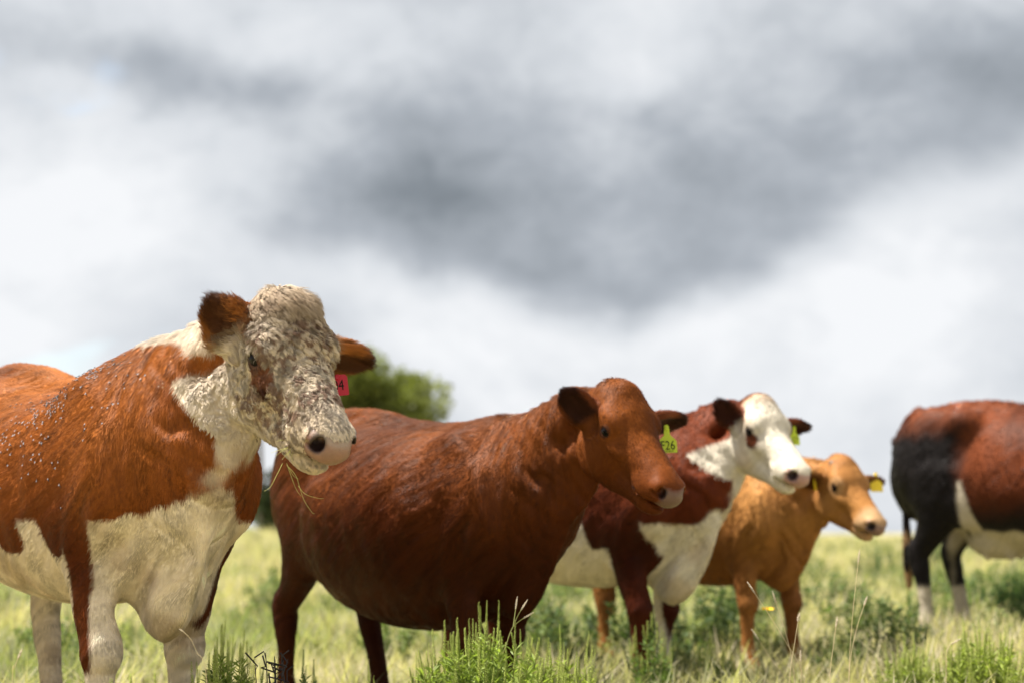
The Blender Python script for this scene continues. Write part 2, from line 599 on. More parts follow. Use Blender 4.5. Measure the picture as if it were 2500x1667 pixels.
    F.tube([(-.90, 0, 1.27 + rz, .04, .03, .03), (-.985, tl * .2, 1.19 + rz, .03, .025, .025), (-1.005, tl * .5, 1.02, .02, .02, .02), (-.985, tl * .8, .78, .017, .017, .017), (-.975, tl, .62, .022, .022, .022),
            (-.97, tl, .46, .030, .030, .030), (-.968, tl, .32, .016, .016, .016)], k=0.025)
    if g('udder'):
        F.ball((-.42, 0, .60), (.20, .14, .12), k=0.05)
        for ux, uy in ((-.34, -.07), (-.34, .07), (-.48, -.06), (-.48, .06)):
            F.tube([(ux, uy, .54, .025, .025, .025), (ux, uy, .485, .014, .014, .014)], k=0.03)
    # brisket and dewlap
    bz = g('brisket', 0.0)
    F.ball((.46, 0, .69 - bz * .5), (.15, .125, .15), k=0.08)
    F.ball((.46, 0, .59 - bz), (.10, .05, .085), k=0.07)
    for sd in (-1, 1):
        F.tube([(.60, sd * .125, .80, .022, .022, .022), (.55, sd * .105, .68, .030, .030, .030), (.45, sd * .095, .56, .034, .034, .034), (.34, sd * .09, .50, .03, .03, .03)], k=0.05, cut=True)   # crease between leg and brisket
    # neck
    nk = g('neck', 1.0)
    e = H(-.005, 0, -.115)
    hz = Rh @ np.array([0, 0, 1.0])
    p0 = np.array([.26, 0, .98 - wz])
    p1 = np.array([.50, 0, 1.03 - wz * .8])
    mid = e + (-Rh[:, 0] * .06 + np.array([-.10, 0, -.03]))
    p2 = p1 * .5 + mid * .5 + np.array([0, 0, g('crest', .0)])
    F.tube([(*p0, .20, .27, .33), (*p1, .175 * nk, .22 * nk, .31 * nk), (*p2, .145 * nk, .19 * nk, .23 * nk), (*mid, .103 * nk, .125, .175), (*e, .080 * hs, .085 * hs, .135 * hs)],
           k=0.07, lat=[(0, 1, 0), (0, 1, 0), (0, 1, 0), norm(np.array([0, 1, 0]) + HY), HY], per=4)
    th = H(.07, 0, -.24)
    dw = g('dewlap', 1.0)
    F.tube([(*(th), .03, .04, .03), (*(th * .6 + np.array([.65, 0, .88]) * .4 - [0.0, 0, .02]), .026, .08, .05 * dw), (.695, 0, .90, .024, .08, .045 * dw), (.635, 0, .72 - bz * .6, .024, .06, .04 * dw), (.55, 0, .60 - bz, .024, .05, .035), (.45, 0, .535 - bz, .022, .04, .02)], k=0.04)
    # skull
    fw = g('face_w', 1.0)
    sk = [(-.05, -.085, .070, .08, .080), (0, -.07, .085, .10, .104), (.05, -.07, .089, .11, .125), (.10, -.07, .087, .11, .132), (.16, -.07, .078, .11, .122),
          (.23, -.075, .069, .10, .103), (.31, -.08, .065, .085, .089), (.38, -.083, .064, .070, .082), (.43, -.086, .062, .058, .082), (.468, -.090, .056, .052, .077), (.490, -.094, .045, .044, .062)]
    F.tube([(*H(x, 0, zc), w * hl[1] * hs * fw, u * hs, d * hs) for x, zc, u, d, w in sk], k=0.035, lat=HY)
    jw = [(-.01, -.185, .08, .085, .080), (.06, -.20, .09, .100, .096), (.14, -.198, .09, .094, .092), (.22, -.188, .08, .080, .080), (.30, -.176, .06, .062, .066), (.37, -.170, .04, .052, .060), (.42, -.167, .026, .046, .056), (.455, -.162, .018, .034, .044)]
    F.tube([(*H(x, 0, zc), w * hl[1] * hs, u * hs, d * hs) for x, zc, u, d, w in jw], k=0.02, lat=HY)
    pk = g('poll', 1.0)
    F.tube([(*H(.10, 0, -.03), .085 * hs, .055 * hs, .05 * hs), (*H(.05, 0, -.02 + .006 * pk), .080 * hs, .05 * hs, .05 * hs), (*H(.005, 0, -.02 + .018 * pk), .066 * hs, .047 * hs, .05 * hs), (*H(-.03, 0, -.03 + .018 * pk), .048 * hs, .038 * hs, .05 * hs)], k=0.08 * hs, lat=HY)
    for sd in (-1, 1):
        F.ball(H(.10, sd * .080, -.155), np.array([.110, .036, .115]) * hs, k=0.035, R=Rh)
        F.ball(H(.116, sd * .112, -.026), np.array([.050, .024, .028]) * hs, k=0.030, R=Rh)        # brow
        F.ball(H(.19, sd * .104, -.092), np.array([.05, .014, .016]) * hs, k=0.03, R=Rh)           # cheek ridge
        F.ball(H(.055, sd * .150, -.085), np.array([.030, .022, .026]) * hs, k=0.03, R=Rh, cut=True)  # temple hollow
        F.ball(H(.396, sd * .060, -.113), np.array([.058, .028, .045]) * hs, k=0.02, R=Rh)         # upper lip pad
        F.ball(H(.462, sd * .050, -.076), np.array([.032, .029, .034]) * hs, k=0.018, R=Rh)        # wing of nostril
        F.ball(H(-.045, sd * .125, -.20), np.array([.020, .032, .08]) * hs, k=0.06, R=Rh, cut=True)   # groove behind the jaw
        # eye socket and lids
        F.ball(H(.138, sd * .122, -.060), np.array([.034, .019, .028]) * hs, k=0.012, R=Rh)
        Re = Rh @ rot(0, math.radians(12))
        F.ball(H(.140, sd * .1405, -.060), np.array([.0215, .016, .0125]) * hs, k=0.006, R=Re, cut=True)
        for zz, yy2 in ((-.0455, .007), (-.0760, .001)):                                              # upper and lower lid
            F.tube([(*H(.114, sd * .126, -.060), *[.005 * hs] * 3), (*H(.127, sd * (.134 + yy2 * .5), zz - .002), *[.0062 * hs] * 3), (*H(.141, sd * (.135 + yy2), zz), *[.0066 * hs] * 3), (*H(.155, sd * (.132 + yy2 * .5), zz - .003), *[.0058 * hs] * 3), (*H(.170, sd * .121, -.064), *[.004 * hs] * 3)], k=0.006, lat=Rh[:, 2])
        # nostril
        Rn = Rh @ rot(sd * .6, math.radians(25))
        F.ball(H(.486, sd * .054, -.074), np.array([.028, .0155, .0185]) * hs, k=0.008, R=Rn, cut=True)
        F.ball(H(.470, sd * .073, -.086), np.array([.020, .013, .0075]) * hs, k=0.006, R=Rn, cut=True)
    # mouth line
    F.tube([(*H(.345, 0, -.128), .075 * hs, .004, .004), (*H(.40, 0, -.142), .085 * hs, .0058, .0058), (*H(.46, 0, -.142), .085 * hs, .0058, .0058), (*H(.50, 0, -.136), .085 * hs, .0058, .0058)], k=0.008, lat=HY, cut=True)
    # ears
    ears = []
    for sd in (-1, 1):
        ax, fc = pose['ears'][0 if sd < 0 else 1]
        a, f, wv = ear_frame(np.array(ax), np.array(fc))
        a, f, wv = Rh @ a, Rh @ f, Rh @ wv
        L = g('ear_len', (.170, .255))[0 if sd < 0 else 1] * hs
        bw = g('ear_w', .062) * hs
        o = H(.042, sd * .098, -.112)
        prof = [(0, .55, .022), (.15, .68, .020), (.35, .95, .016), (.55, 1.0, .013), (.75, .86, .011), (.9, .58, .009), (1.0, .25, .006)]
        bend = lambda t: f * (.10 * L * t * t)
        F.tube([(*(o + a * L * t + bend(t)), bw * q, th_ * hs, th_ * hs) for t, q, th_ in prof], k=0.022, lat=wv)
        F.tube([(*(o + a * L * (.26 + .64 * t) + bend(t) + f * .019 * hs * (1 - .35 * t)), bw * .74 * q, .017 * hs, .017 * hs) for t, q in ((0, .5), (.25, .85), (.5, 1.0), (.8, .8), (1.0, .35))], k=0.008, lat=wv, cut=True)
        ears.append((o, a, f, wv, L))
    # hoof soles
    v, q = F.mesh()
    ed = quad_edges(q)
    v = relax(v, ed, 3, 0.5)
    v[:, 2] = np.maximum(v[:, 2], 0.0)
    # keep the one connected body only
    N = vnormals(v, q)
    ph = (v - hp) @ Rh / hs / hl
    # ---- skin folds on the neck, ribs, muscle lines
    ax_n = np.stack([v[:, 0], v[:, 2]], 1)
    nd = norm(np.array([e[0] - .45, e[2] - 1.03]))
    tt = (ax_n - np.array([.45, 1.03])) @ nd
    side = smoothstep(np.abs(N[:, 1]), .25, .8)
    Ln = np.linalg.norm(np.array([e[0] - .45, e[2] - 1.03]))
    wn = smoothstep(tt, -.02, .12) * smoothstep(tt, Ln + .02, Ln - .14) * side
    wob = fbm(v * [1, 1, .5], 6, 3, 4) * 13
    fold = np.sin(tt * g('fold_f', 82) + wob)
    disp = wn * (-.0095) * np.maximum(fold, -0.2) * g('folds', 1.0) * (.1 + 1.2 * smoothstep(vnoise(v, 7, 9), .25, .8))
    rib = smoothstep(v[:, 0], -.45, -.2) * smoothstep(v[:, 0], .28, .05) * smoothstep(v[:, 2], .62, .8) * smoothstep(v[:, 2], 1.24, 1.05) * side
    disp += rib * .0018 * np.sin((v[:, 0] + .35 * (v[:, 2] - .9)) * 56 + 3 * vnoise(v, 3, 2)) * g('ribs', 1.0)
    body = smoothstep(ph[:, 0], .0, -.08)
    wr = smoothstep(np.hypot(v[:, 0] - .47, v[:, 2] - .74), .20, .08) * side
    disp += wr * -.004 * np.sin(60 * (v[:, 0] - .6 * v[:, 2]) + 5 * vnoise(v, 8, 3))
    ms = fbm(v * [1.0, .6, .7], 7.5, 2, 77) - .5
    disp -= body * .013 * ms * smoothstep(v[:, 2], .55, .75)
    disp += body * .010 * (fbm(v, 5, 3, 21) - .5) + .003 * (fbm(v, 26, 2, 8) - .5)
    v = v + N * disp[:, None]
    N = vnormals(v, q)
    cols, nose = colour(v, ph, N, dict(e=e, tt=tt, Ln=Ln, ears=ears, H=H, th=th))
    fidx = (nose[q].mean(1) > 0.5).astype(np.int32)
    cowo = link(name, None, loc=root, label=label, category='cow', group=group)
    cowo.empty_display_size = 0.3
    cowo.rotation_euler = Matrix(Rb.tolist()).to_euler()
    cowo.scale = (s, s, s)
    me = mesh_np('cow_body', v, q, [M_COAT, M_SKIN], mat_idx=fidx, cols=cols)
    link('body', me, cowo)
    # eyes
    for sd in (-1, 1):
        bm = bmesh.new()
        bmesh.ops.create_uvsphere(bm, u_segments=24, v_segments=16, radius=.0255 * hs)
        em = bpy.data.meshes.new('eye')
        bm.to_mesh(em); bm.free()
        for p in em.polygons:
            p.use_smooth = True
        em.materials.append(M_EYE)
        link('eye', em, cowo, loc=H(.140, sd * .1185, -.060))
    # ---- coat hair
    if hair_n:
        tri = q[:, [0, 1, 2]]
        a_ = v[q[:, 0]]; b_ = v[q[:, 1]]; c_ = v[q[:, 2]]; d_ = v[q[:, 3]]
        area = 0.5 * np.linalg.norm(np.cross(c_ - a_, d_ - b_), axis=1)
        fc = (a_ + b_ + c_ + d_) / 4
        fph = (fc - hp) @ Rh / hs / hl
        eard = np.full(len(fc), 9.0)
        for o, a, f, wv, L in ears:
            t = np.clip((fc - o) @ a / L, .15, 1.05)
            eard = np.minimum(eard, np.linalg.norm(fc - (o + a * L * t[:, None]), axis=1))
        fear = smoothstep(eard, .075, .055)
        fhead = smoothstep(fph[:, 0], -.10, -.02) * smoothstep(np.abs(fph[:, 1]), .2, .16) * smoothstep(fph[:, 2], -.36, -.30)
        wgt = area * (1 + (.6 + 2.4 * pose.get('curl', 0)) * fhead + 4 * fear) * (1 - fidx) * smoothstep(fc[:, 2], .10, .25)
        eyeb = np.minimum(np.linalg.norm(fph - [.140, -.132, -.06], axis=1), np.linalg.norm(fph - [.140, .132, -.06], axis=1))
        wgt *= smoothstep(eyeb, .026, .042)
        nos = np.minimum(np.linalg.norm(fph - [.484, -.056, -.075], axis=1), np.linalg.norm(fph - [.484, .056, -.075], axis=1))
        wgt *= smoothstep(nos, .03, .05)
        fi = rng.choice(len(fc), hair_n, p=wgt / wgt.sum())
        u1, u2 = rng.random((2, hair_n, 1))
        A, B, C, D_ = (v[q[fi, i]] for i in range(4))
        r = (A * (1 - u1) + B * u1) * (1 - u2) + (D_ * (1 - u1) + C * u1) * u2
        n = norm(N[q[fi]].mean(1))
        rph = (r - hp) @ Rh / hs / hl
        hd, er = fhead[fi], fear[fi]
        low = smoothstep(r[:, 2], .62, .50)
        fl = np.array([-.80, 0, -.60]) * (1 - low[:, None]) + np.array([-.1, 0, -1.0]) * low[:, None]
        nkw = smoothstep((np.stack([r[:, 0], r[:, 2]], 1) - np.array([.45, 1.03])) @ nd, -.05, .1)[:, None]
        fl = fl * (1 - nkw) + np.array([-.25, 0, -1.0]) * nkw
        fhd = (np.stack([.75 + 0 * rph[:, 0], 1.5 * rph[:, 1], rph[:, 2] * 0 - .45], 1)) @ Rh.T
        fl = fl * (1 - hd[:, None]) + fhd * hd[:, None]
        for o, a, f, wv, L in ears:
            w = (np.linalg.norm(r - (o + a * L * .6), axis=1) < L * .8) * er
            fl = fl * (1 - w[:, None]) + (a[None] * 1.0 - np.array([0, 0, .25])) * w[:, None]
        fl = fl + .16 * (np.stack([fbm(r, 7, 2, 31), fbm(r, 7, 2, 37), fbm(r, 7, 2, 41)], 1) - .5)
        fl = norm(fl - n * (fl * n).sum(1, keepdims=True))
        b = np.cross(n, fl)
        curl = pose.get('curl', 0.0)
        top = np.exp(-((rph[:, 0] + .01) / .07) ** 2 - (rph[:, 1] / .08) ** 2) * hd * smoothstep(rph[:, 2], -.05, 0.0)
        Lh = (.015 * (1 - hd) + hd * (.010 + .013 * curl * (1 - .62 * smoothstep(rph[:, 0], .10, .26)) * (1 - .4 * smoothstep(rph[:, 2], -.12, -.2))) + er * g('ear_hair', .007) + top * g('tuft', .015)) * hair_len
        muz = smoothstep(rph[:, 0], .34, .42) * hd
        crest_h = smoothstep(n[:, 2], .75, .95) * (np.abs(r[:, 1]) < .09) * smoothstep(r[:, 2], 1.1, 1.2) * (1 - hd)
        Lh = Lh + .012 * crest_h * vnoise(r, 40, 3)
        Lh = Lh * (1 - .45 * muz) * (.65 + .7 * rng.random(hair_n))
        K = 5
        pts = np.empty((hair_n, K, 3))
        cph = vnoise(r, 95, 5) * 6.28 + vnoise(r, 40, 6) * 9
        amp = curl * hd * .42 * (1 - .6 * muz)
        pos = r - n * .0005
        pts[:, 0] = pos
        lift0 = .20 + .5 * crest_h + .50 * curl * hd + .35 * er + .3 * top
        for kx in range(1, K):
            t = kx / (K - 1)
            dr = norm(fl * 1.0 + n * (lift0 * (1.15 - t) + .10)[:, None] + b * (2.4 * amp * np.sin(cph + t * 4.2))[:, None] + n * (1.4 * amp * np.cos(cph + t * 4.2))[:, None] + (.035 + .12 * hd + .1 * er)[:, None] * rng.normal(size=(hair_n, 3)))
            dr = dr + np.array([0, 0, -.5]) * (top * t)[:, None]
            pos = pos + dr * (Lh / (K - 1))[:, None]
            pts[:, kx] = pos
        hc = bpy.data.hair_curves.new('coat_hair')
        hc.add_curves([K] * hair_n)
        hc.attributes['position'].data.foreach_set('vector', pts.astype(np.float32).ravel())
        ra = hc.attributes.get('radius') or hc.attributes.new('radius', 'FLOAT', 'POINT')
        wfac = np.array([1.0, .95, .8, .55, .12])
        ra.data.foreach_set('value', (hair_w * wfac[None] * (1 + .9 * curl * hd[:, None]) * np.ones((hair_n, 1))).astype(np.float32).ravel())
        near = q[fi, 0]
        sx = np.where(nkw[:, 0] > .5, r[:, 0] * 75, (-.6 * r[:, 0] + .8 * r[:, 2]) * 75)
        sy = np.where(nkw[:, 0] > .5, r[:, 2] * 8, (-.8 * r[:, 0] - .6 * r[:, 2]) * 8)
        stk = vnoise(np.stack([sx, r[:, 1] * 25, sy], 1), 1.0, 6) * .6 + vnoise(np.stack([sx * .35, r[:, 1] * 12, sy * .5], 1), 1.0, 7) * .4
        hcol = cols[near] * (.93 + .10 * rng.random((hair_n, 1)) + (1.2 * (stk - .5) * (1 - .75 * hd))[:, None])
        if curl:
            wq = np.stack([vnoise(r, 30, 51), vnoise(r, 30, 52), vnoise(r, 30, 53)], 1)
            ck = smoothstep(vnoise(rph * [42, 120, 120] + wq * 2.2, 1.0, 12) * .65 + vnoise(rph * [25, 55, 55] + wq, 1.0, 13) * .35, .36, .60)
            lightc = np.array([.78, .64, .47]) * (.85 + .3 * rng.random((hair_n, 1)))
            pale = smoothstep(hcol[:, 0], .25, .36) * hd * (1 - er) * (.25 + .75 * smoothstep(rph[:, 0], .0, .12) * smoothstep(rph[:, 2], -.22, -.14))
            hcol = hcol * (1 - (pale * ck * .6)[:, None]) + lightc * (pale * ck * .6)[:, None]
            hcol = hcol * (1 - (.45 * pale * (1 - ck))[:, None])
        ca = hc.attributes.new('hcol', 'FLOAT_COLOR', 'CURVE')
        c4 = np.ones((hair_n, 4), np.float32)
        c4[:, :3] = np.clip(hcol, .002, .95)
        ca.data.foreach_set('color', c4.ravel())
        na = hc.attributes.new('hnor', 'FLOAT_VECTOR', 'CURVE')
        k1 = vnoise(np.stack([sx * 2.0, r[:, 1] * 45, sy * 1.3], 1), 1.0, 16) - .5
        k2 = vnoise(np.stack([sx * .8, r[:, 1] * 18, sy * 1.6], 1), 1.0, 17) - .5
        sc1 = (1 - .6 * hd)
        k3 = vnoise(np.stack([sx * .38, r[:, 1] * 10, sy * .9], 1), 1.0, 18) - .5
        n2 = norm(n + b * ((.7 * k1 + .9 * k2 + .6 * k3) * sc1)[:, None] + fl * ((.9 * k2 + .7 * k3) * sc1 + .10)[:, None])
        na.data.foreach_set('vector', n2.astype(np.float32).ravel())
        hc.materials.append(M_HAIR)
        link('coat_hair', hc, cowo, kind='stuff')
    return dict(o=cowo, v=v, q=q, N=N, ph=ph, H=H, Rb=Rb, Rh=Rh, root=root, s=s, hs=hs, ears=ears, cols=cols)


def mixc(a, b, w):
    w = np.asarray(w)[:, None]
    return a * (1 - w) + np.asarray(b)[None] * w


def nose_mask(ph, lo=.452, yw=.1):
    return ((ph[:, 0] + .25 * (ph[:, 2] + .09) > lo) & (ph[:, 2] > -.137) & (ph[:, 2] < -.046 + .0 * ph[:, 0]) & (np.abs(ph[:, 1]) < yw)).astype(float)


def nose_soft(ph, lo, yw):
    return (smoothstep(ph[:, 0] + .25 * (ph[:, 2] + .09), lo - .004, lo + .016) * smoothstep(ph[:, 2], -.140, -.126) * smoothstep(ph[:, 2], -.045, -.060)
            * smoothstep(np.abs(ph[:, 1]), yw, yw * .75))


def ear_weight(v, ears):
    w = np.zeros(len(v)); t1 = np.zeros(len(v)); edge = np.zeros(len(v)); inner = np.zeros(len(v))
    for o, a, f, wv, L in ears:
        t = (v - o) @ a / L
        dv = v - (o + a * L * np.clip(t, 0, 1.1)[:, None])
        m = smoothstep(np.linalg.norm(dv, axis=1), .085, .07) * smoothstep(t, .12, .3)
        w = np.maximum(w, m)
        t1 = np.where(m > .3, t, t1)
        edge = np.where(m > .3, np.abs(dv @ wv) / .055, edge)
        inner = np.where(m > .3, dv @ f, inner)
    return w, t1, edge, inner


RED = np.array([.185, .047, .009])
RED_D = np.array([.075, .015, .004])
ORANGE = np.array([.34, .108, .019])
WHITE = np.array([.76, .64, .50])
TAN = np.array([.44, .205, .065])
PINK = np.array([.27, .155, .12])
BLACK = np.array([.010, .009, .009])


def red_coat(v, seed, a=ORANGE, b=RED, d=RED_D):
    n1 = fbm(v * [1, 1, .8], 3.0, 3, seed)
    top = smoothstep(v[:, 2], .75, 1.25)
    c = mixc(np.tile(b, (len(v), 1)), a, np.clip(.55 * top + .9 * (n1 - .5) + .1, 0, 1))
    return mixc(c, d, np.clip(smoothstep(fbm(v, 2.2, 2, seed + 5), .52, .72) * .5 + .65 * smoothstep(v[:, 2], .95, .60), 0, 1))  # random dark patches, plus underside shade painted into the coat towards the belly


def seg_dist(p, a, b):
    d = b - a
    t = np.clip((p - a) @ d / (d @ d), 0, 1)[:, None]
    return np.linalg.norm(p - a - t * d, axis=1)


def col_hereford(v, ph, N, q):
    """red cow with a curly white face, white chest, belly and legs"""
    x, y, z = v[:, 0], np.abs(v[:, 1]), v[:, 2]
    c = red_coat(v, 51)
    jag = (fbm(v, 11, 3, 61) - .5) * .13
    head = smoothstep(ph[:, 0], -.10, -.07)
    belly = np.minimum(.715 - z + jag, np.minimum(x + 1.2, .34 - x))
    belly = np.maximum(belly, np.minimum(.05 - np.abs(x - .215 + .3 * (z - .75)) * 1.2, .80 - z) + .3 * jag)
    chest = np.minimum((.78 + np.clip(.21 - y, 0, 1) * .6) - z + jag * .9, x - .36)
    outer = .8 * (y - .165) + .6 * (.36 - x)
    chest = np.minimum(chest, np.where(z > .60, -.035, .0) - outer + jag * .3)
    legw = np.where(z < .80, np.where(x > .2, -.004 - outer + jag * .25, .70 - z), -1)
    legw = np.maximum(legw, .37 - z + jag * .4)
    legw = np.where((x > .2) & (z > .68), np.minimum(legw, .80 - z), legw)
    hw = np.minimum(ph[:, 0] + .02 + .25 * np.clip(-.12 - ph[:, 2], 0, .25) + jag * .3, .6)
    hw = hw + .15 * smoothstep(ph[:, 2], -.11, -.04) * smoothstep(np.abs(ph[:, 1]), .10, .06) * smoothstep(ph[:, 0], -.14, -.10)
    hw = np.where(ph[:, 2] < -.32, -1, hw)
    hw = np.where(np.linalg.norm(ph - [.15, 0, -.1], axis=1) < .48, hw, -1)
    throat = np.maximum(.082 - seg_dist(v, q['th'], np.array([.72, 0, .92])), .085 - seg_dist(v, np.array([.72, 0, .92]), np.array([.64, 0, .70]))) + jag * .4
    crest = np.minimum(.055 - y, np.minimum(z - 1.26, np.minimum(x - .36, .75 - x))) + jag * .2
    rump = np.minimum(.09 - y, np.minimum(z - 1.24, -.72 - x)) + jag * .3
    wf = np.maximum.reduce([belly, chest, legw, hw, throat, crest, rump])
    for (px, py, pz, r) in ((.02, -.06, -.30, .040), (-.02, -.07, -.345, .050), (.03, -.05, -.36, .04)):
        wf = np.minimum(wf, np.linalg.norm((ph - [px, py, pz]) * [1, 1, .8], axis=1) - r + jag * .3)
    W_ = smoothstep(wf, -.008, .008)
    wc = np.tile(WHITE, (len(v), 1))
    wc = mixc(wc, [.38, .265, .165], .6 * smoothstep(fbm(v, 6, 3, 71), .48, .72))
    # freckles
    sp = smoothstep(vnoise(v, 62, 81), .80, .86) * smoothstep(vnoise(v, 9, 83), .35, .6) * (.12 + .88 * smoothstep(seg_dist(v, q['H'](0, 0, -.2), q['H'](.2, 0, -.25)), .30, .2))
    wc = mixc(wc, [.10, .05, .035], .8 * sp * (z > .40))
    c = c * (1 - W_[:, None]) + wc * W_[:, None]
    # mottled face
    fm = smoothstep(ph[:, 0], .02, .10) * smoothstep(ph[:, 2], -.26, -.18) * (np.linalg.norm(ph - [.22, 0, -.1], axis=1) < .36)
    mot = smoothstep(vnoise(ph * [40, 110, 110] + 2 * np.stack([vnoise(v, 30, 51), vnoise(v, 30, 52), vnoise(v, 30, 53)], 1), 1.0, 91) * .65 + fbm(v, 14, 2, 95) * .35, .42, .62)
    muz = smoothstep(ph[:, 0], .36, .41)
    c = mixc(c, [.20, .115, .078], fm * mot * .9 * (1 - .75 * muz))
    c = mixc(c, [.30, .18, .09], np.exp(-((ph[:, 0]) / .06) ** 2) * (ph[:, 2] > -.04) * head * .6)
    # eye patch
    for sd in (-1, 1):
        de = np.linalg.norm((ph - [.178, sd * .11, -.078]) * [1, .6, 1.35], axis=1)
        c = mixc(c, [.17, .055, .02], smoothstep(de + .3 * jag, .060, .042) * .9)
        de = np.linalg.norm((ph - [.220, sd * .10, -.104]) * [1, .6, 1.3], axis=1)
        c = mixc(c, [.06, .02, .012], smoothstep(de + .2 * jag, .034, .022))
        de = np.linalg.norm(ph - [.140, sd * .132, -.060], axis=1)
        c = mixc(c, [.035, .02, .018], smoothstep(de, .036, .026) * .8)
    ew, et, ee, ei = ear_weight(v, q['ears'])
    ec = np.tile(np.array([.36, .125, .03]), (len(v), 1))
    ec = mixc(ec, [.07, .026, .013], smoothstep(ei, -.010, -.002) * .92 * smoothstep(ee, .9, .55))
    ec = mixc(ec, [.36, .27, .18], smoothstep(et, .5, .2) * .8)
    c = c * (1 - ew[:, None]) + ec * ew[:, None]
    ns = nose_mask(ph, .460)
    nc = mixc(np.tile(PINK, (len(v), 1)), [.36,.30,.26], smoothstep(ph[:, 2], -.07, -.05) * .7)
    nc = mixc(nc, [.24, .14, .11], .7 * smoothstep(fbm(v, 40, 3, 99), .5, .7))
    dn = np.minimum(np.linalg.norm(ph - [.484, -.056, -.075], axis=1), np.linalg.norm(ph - [.484, .056, -.075], axis=1))
    nc = mixc(nc, [.018, .009, .008], smoothstep(dn, .034, .022))  # shade inside the nostril holes painted into the nose colour
    c = c * (1 - ns[:, None]) + nc * ns[:, None]
    c = mixc(c, [.10, .06, .045], smoothstep(np.abs(ph[:, 2] + .139), .006, .002) * (ph[:, 0] > .35) * (np.abs(ph[:, 1]) < .08))
    return c, ns


def base_face(c, v, ph, ears, ear_out, ear_in, nose_c, nose_dark, nose_lo=.455, yw=.1):
    ew, et, ee, ei = ear_weight(v, ears)
    ec = mixc(np.tile(np.array(ear_out), (len(v), 1)), ear_in, smoothstep(ei, -.010, -.002) * smoothstep(ee, 1.05, .7))
    c = c * (1 - ew[:, None]) + ec * ew[:, None]
    ns = nose_mask(ph, nose_lo, yw)
    dn = np.minimum(np.linalg.norm(ph - [.484, -.056, -.075], axis=1), np.linalg.norm(ph - [.484, .056, -.075], axis=1))
    nc = mixc(np.tile(np.array(nose_c), (len(v), 1)), nose_dark, smoothstep(dn, .034, .023))  # nostril holes: their inner shade is painted with the dark nose colour
    sm = nose_soft(ph, nose_lo, yw) * ns
    c = c * (1 - sm[:, None]) + nc * sm[:, None]
    for sd in (-1, 1):
        de = np.linalg.norm(ph - [.140, sd * .132, -.060], axis=1)
        c = mixc(c, [.03, .014, .01], smoothstep(de, .034, .025) * .8)
    c = mixc(c, [.04, .02, .015], smoothstep(np.abs(ph[:, 2] + .139), .006, .002) * (ph[:, 0] > .35) * (np.abs(ph[:, 1]) < .08))
    return c, ns


def col_red(v, ph, N, q):
    c = red_coat(v, 151, a=np.array([.235, .068, .012]), b=np.array([.088, .0205, .0045]), d=np.array([.020, .0042, .0022]))  # very dark d deepens the shade painted on the underside
    return base_face(c, v, ph, q['ears'], [.20, .055, .018], [.045, .014, .008], [.15, .088, .066], [.02, .010, .008], .470, .062)


def col_baldy(v, ph, N, q):
    """red cow with a clean white face, chest patch and belly"""
    x, y, z = v[:, 0], np.abs(v[:, 1]), v[:, 2]
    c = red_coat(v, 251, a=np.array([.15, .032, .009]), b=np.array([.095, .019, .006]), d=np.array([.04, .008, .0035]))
    jag = (fbm(v, 9, 3, 261) - .5) * .11
    belly = np.minimum(.70 - z + jag * .6, np.minimum(x + .7, .30 - x))
    belly = np.maximum(belly, np.minimum(np.minimum(.05 - np.abs(x - .14 + .25 * (z - .75)), .84 - z), z - .60))
    chest = np.minimum(np.minimum(.81 - z + .4 * np.clip(.1 - y, 0, 1), np.maximum(x - .50, .10 - y)), np.minimum(z - .44, x - .3)) + jag * .4
    chest = np.where((y > .10) & (z < .66), -1, chest)
    hw = ph[:, 0] - .035 + .2 * np.clip(-.10 - ph[:, 2], 0, .3) + jag * .25
    hw = hw + .07 * smoothstep(ph[:, 2], -.11, -.04)
    hw = np.where((np.linalg.norm(ph - [.15, 0, -.1], axis=1) < .46) & (ph[:, 2] > -.31), hw, -1)
    throat = .078 - seg_dist(v, q['th'], np.array([.69, 0, .80])) + jag * .3
    wf = np.maximum.reduce([belly, chest, hw, throat])
    Wt = smoothstep(wf, -.01, .01)
    wc = mixc(np.tile(np.array([.66, .59, .48]), (len(v), 1)), [.48, .36, .24], .5 * smoothstep(fbm(v, 8, 3, 271), .5, .72))
    c = c * (1 - Wt[:, None]) + wc * Wt[:, None]
    c = mixc(c, [.38, .19, .085], .5 * np.exp(-((ph[:, 0] + .02) / .05) ** 2) * (ph[:, 2] > -.02) * (np.abs(ph[:, 1]) < .1))
    for sd in (-1, 1):
        de = np.linalg.norm((ph - [.178, sd * .11, -.088]) * [1, .6, 1.2], axis=1)
        c = mixc(c, [.10, .028, .012], smoothstep(de + .3 * jag, .048, .036))
    return base_face(c, v, ph, q['ears'], [.16, .042, .016], [.05, .014, .009], [.38,.22,.19], [.04, .02, .018], .445)


def col_tan(v, ph, N, q):
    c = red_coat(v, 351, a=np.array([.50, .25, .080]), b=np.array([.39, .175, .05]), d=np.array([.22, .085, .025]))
    muz = smoothstep(ph[:, 0], .34, .40) * (np.linalg.norm(ph - [.4, 0, -.1], axis=1) < .2)
    c = mixc(c, [.48, .32, .18], muz * .7)
    for sd in (-1, 1):
        de = np.linalg.norm((ph - [.140, sd * .13, -.05]), axis=1)
        c = mixc(c, [.46, .28, .14], smoothstep(de, .07, .04) * .6)
    c = mixc(c, [.34, .15, .05], .7 * np.exp(-((ph[:, 0] + .02) / .06) ** 2) * (ph[:, 2] > -.02) * (np.abs(ph[:, 1]) < .1))
    return base_face(c, v, ph, q['ears'], [.31, .13, .035], [.12, .045, .016], [.22, .13, .10], [.03, .02, .018], .455)


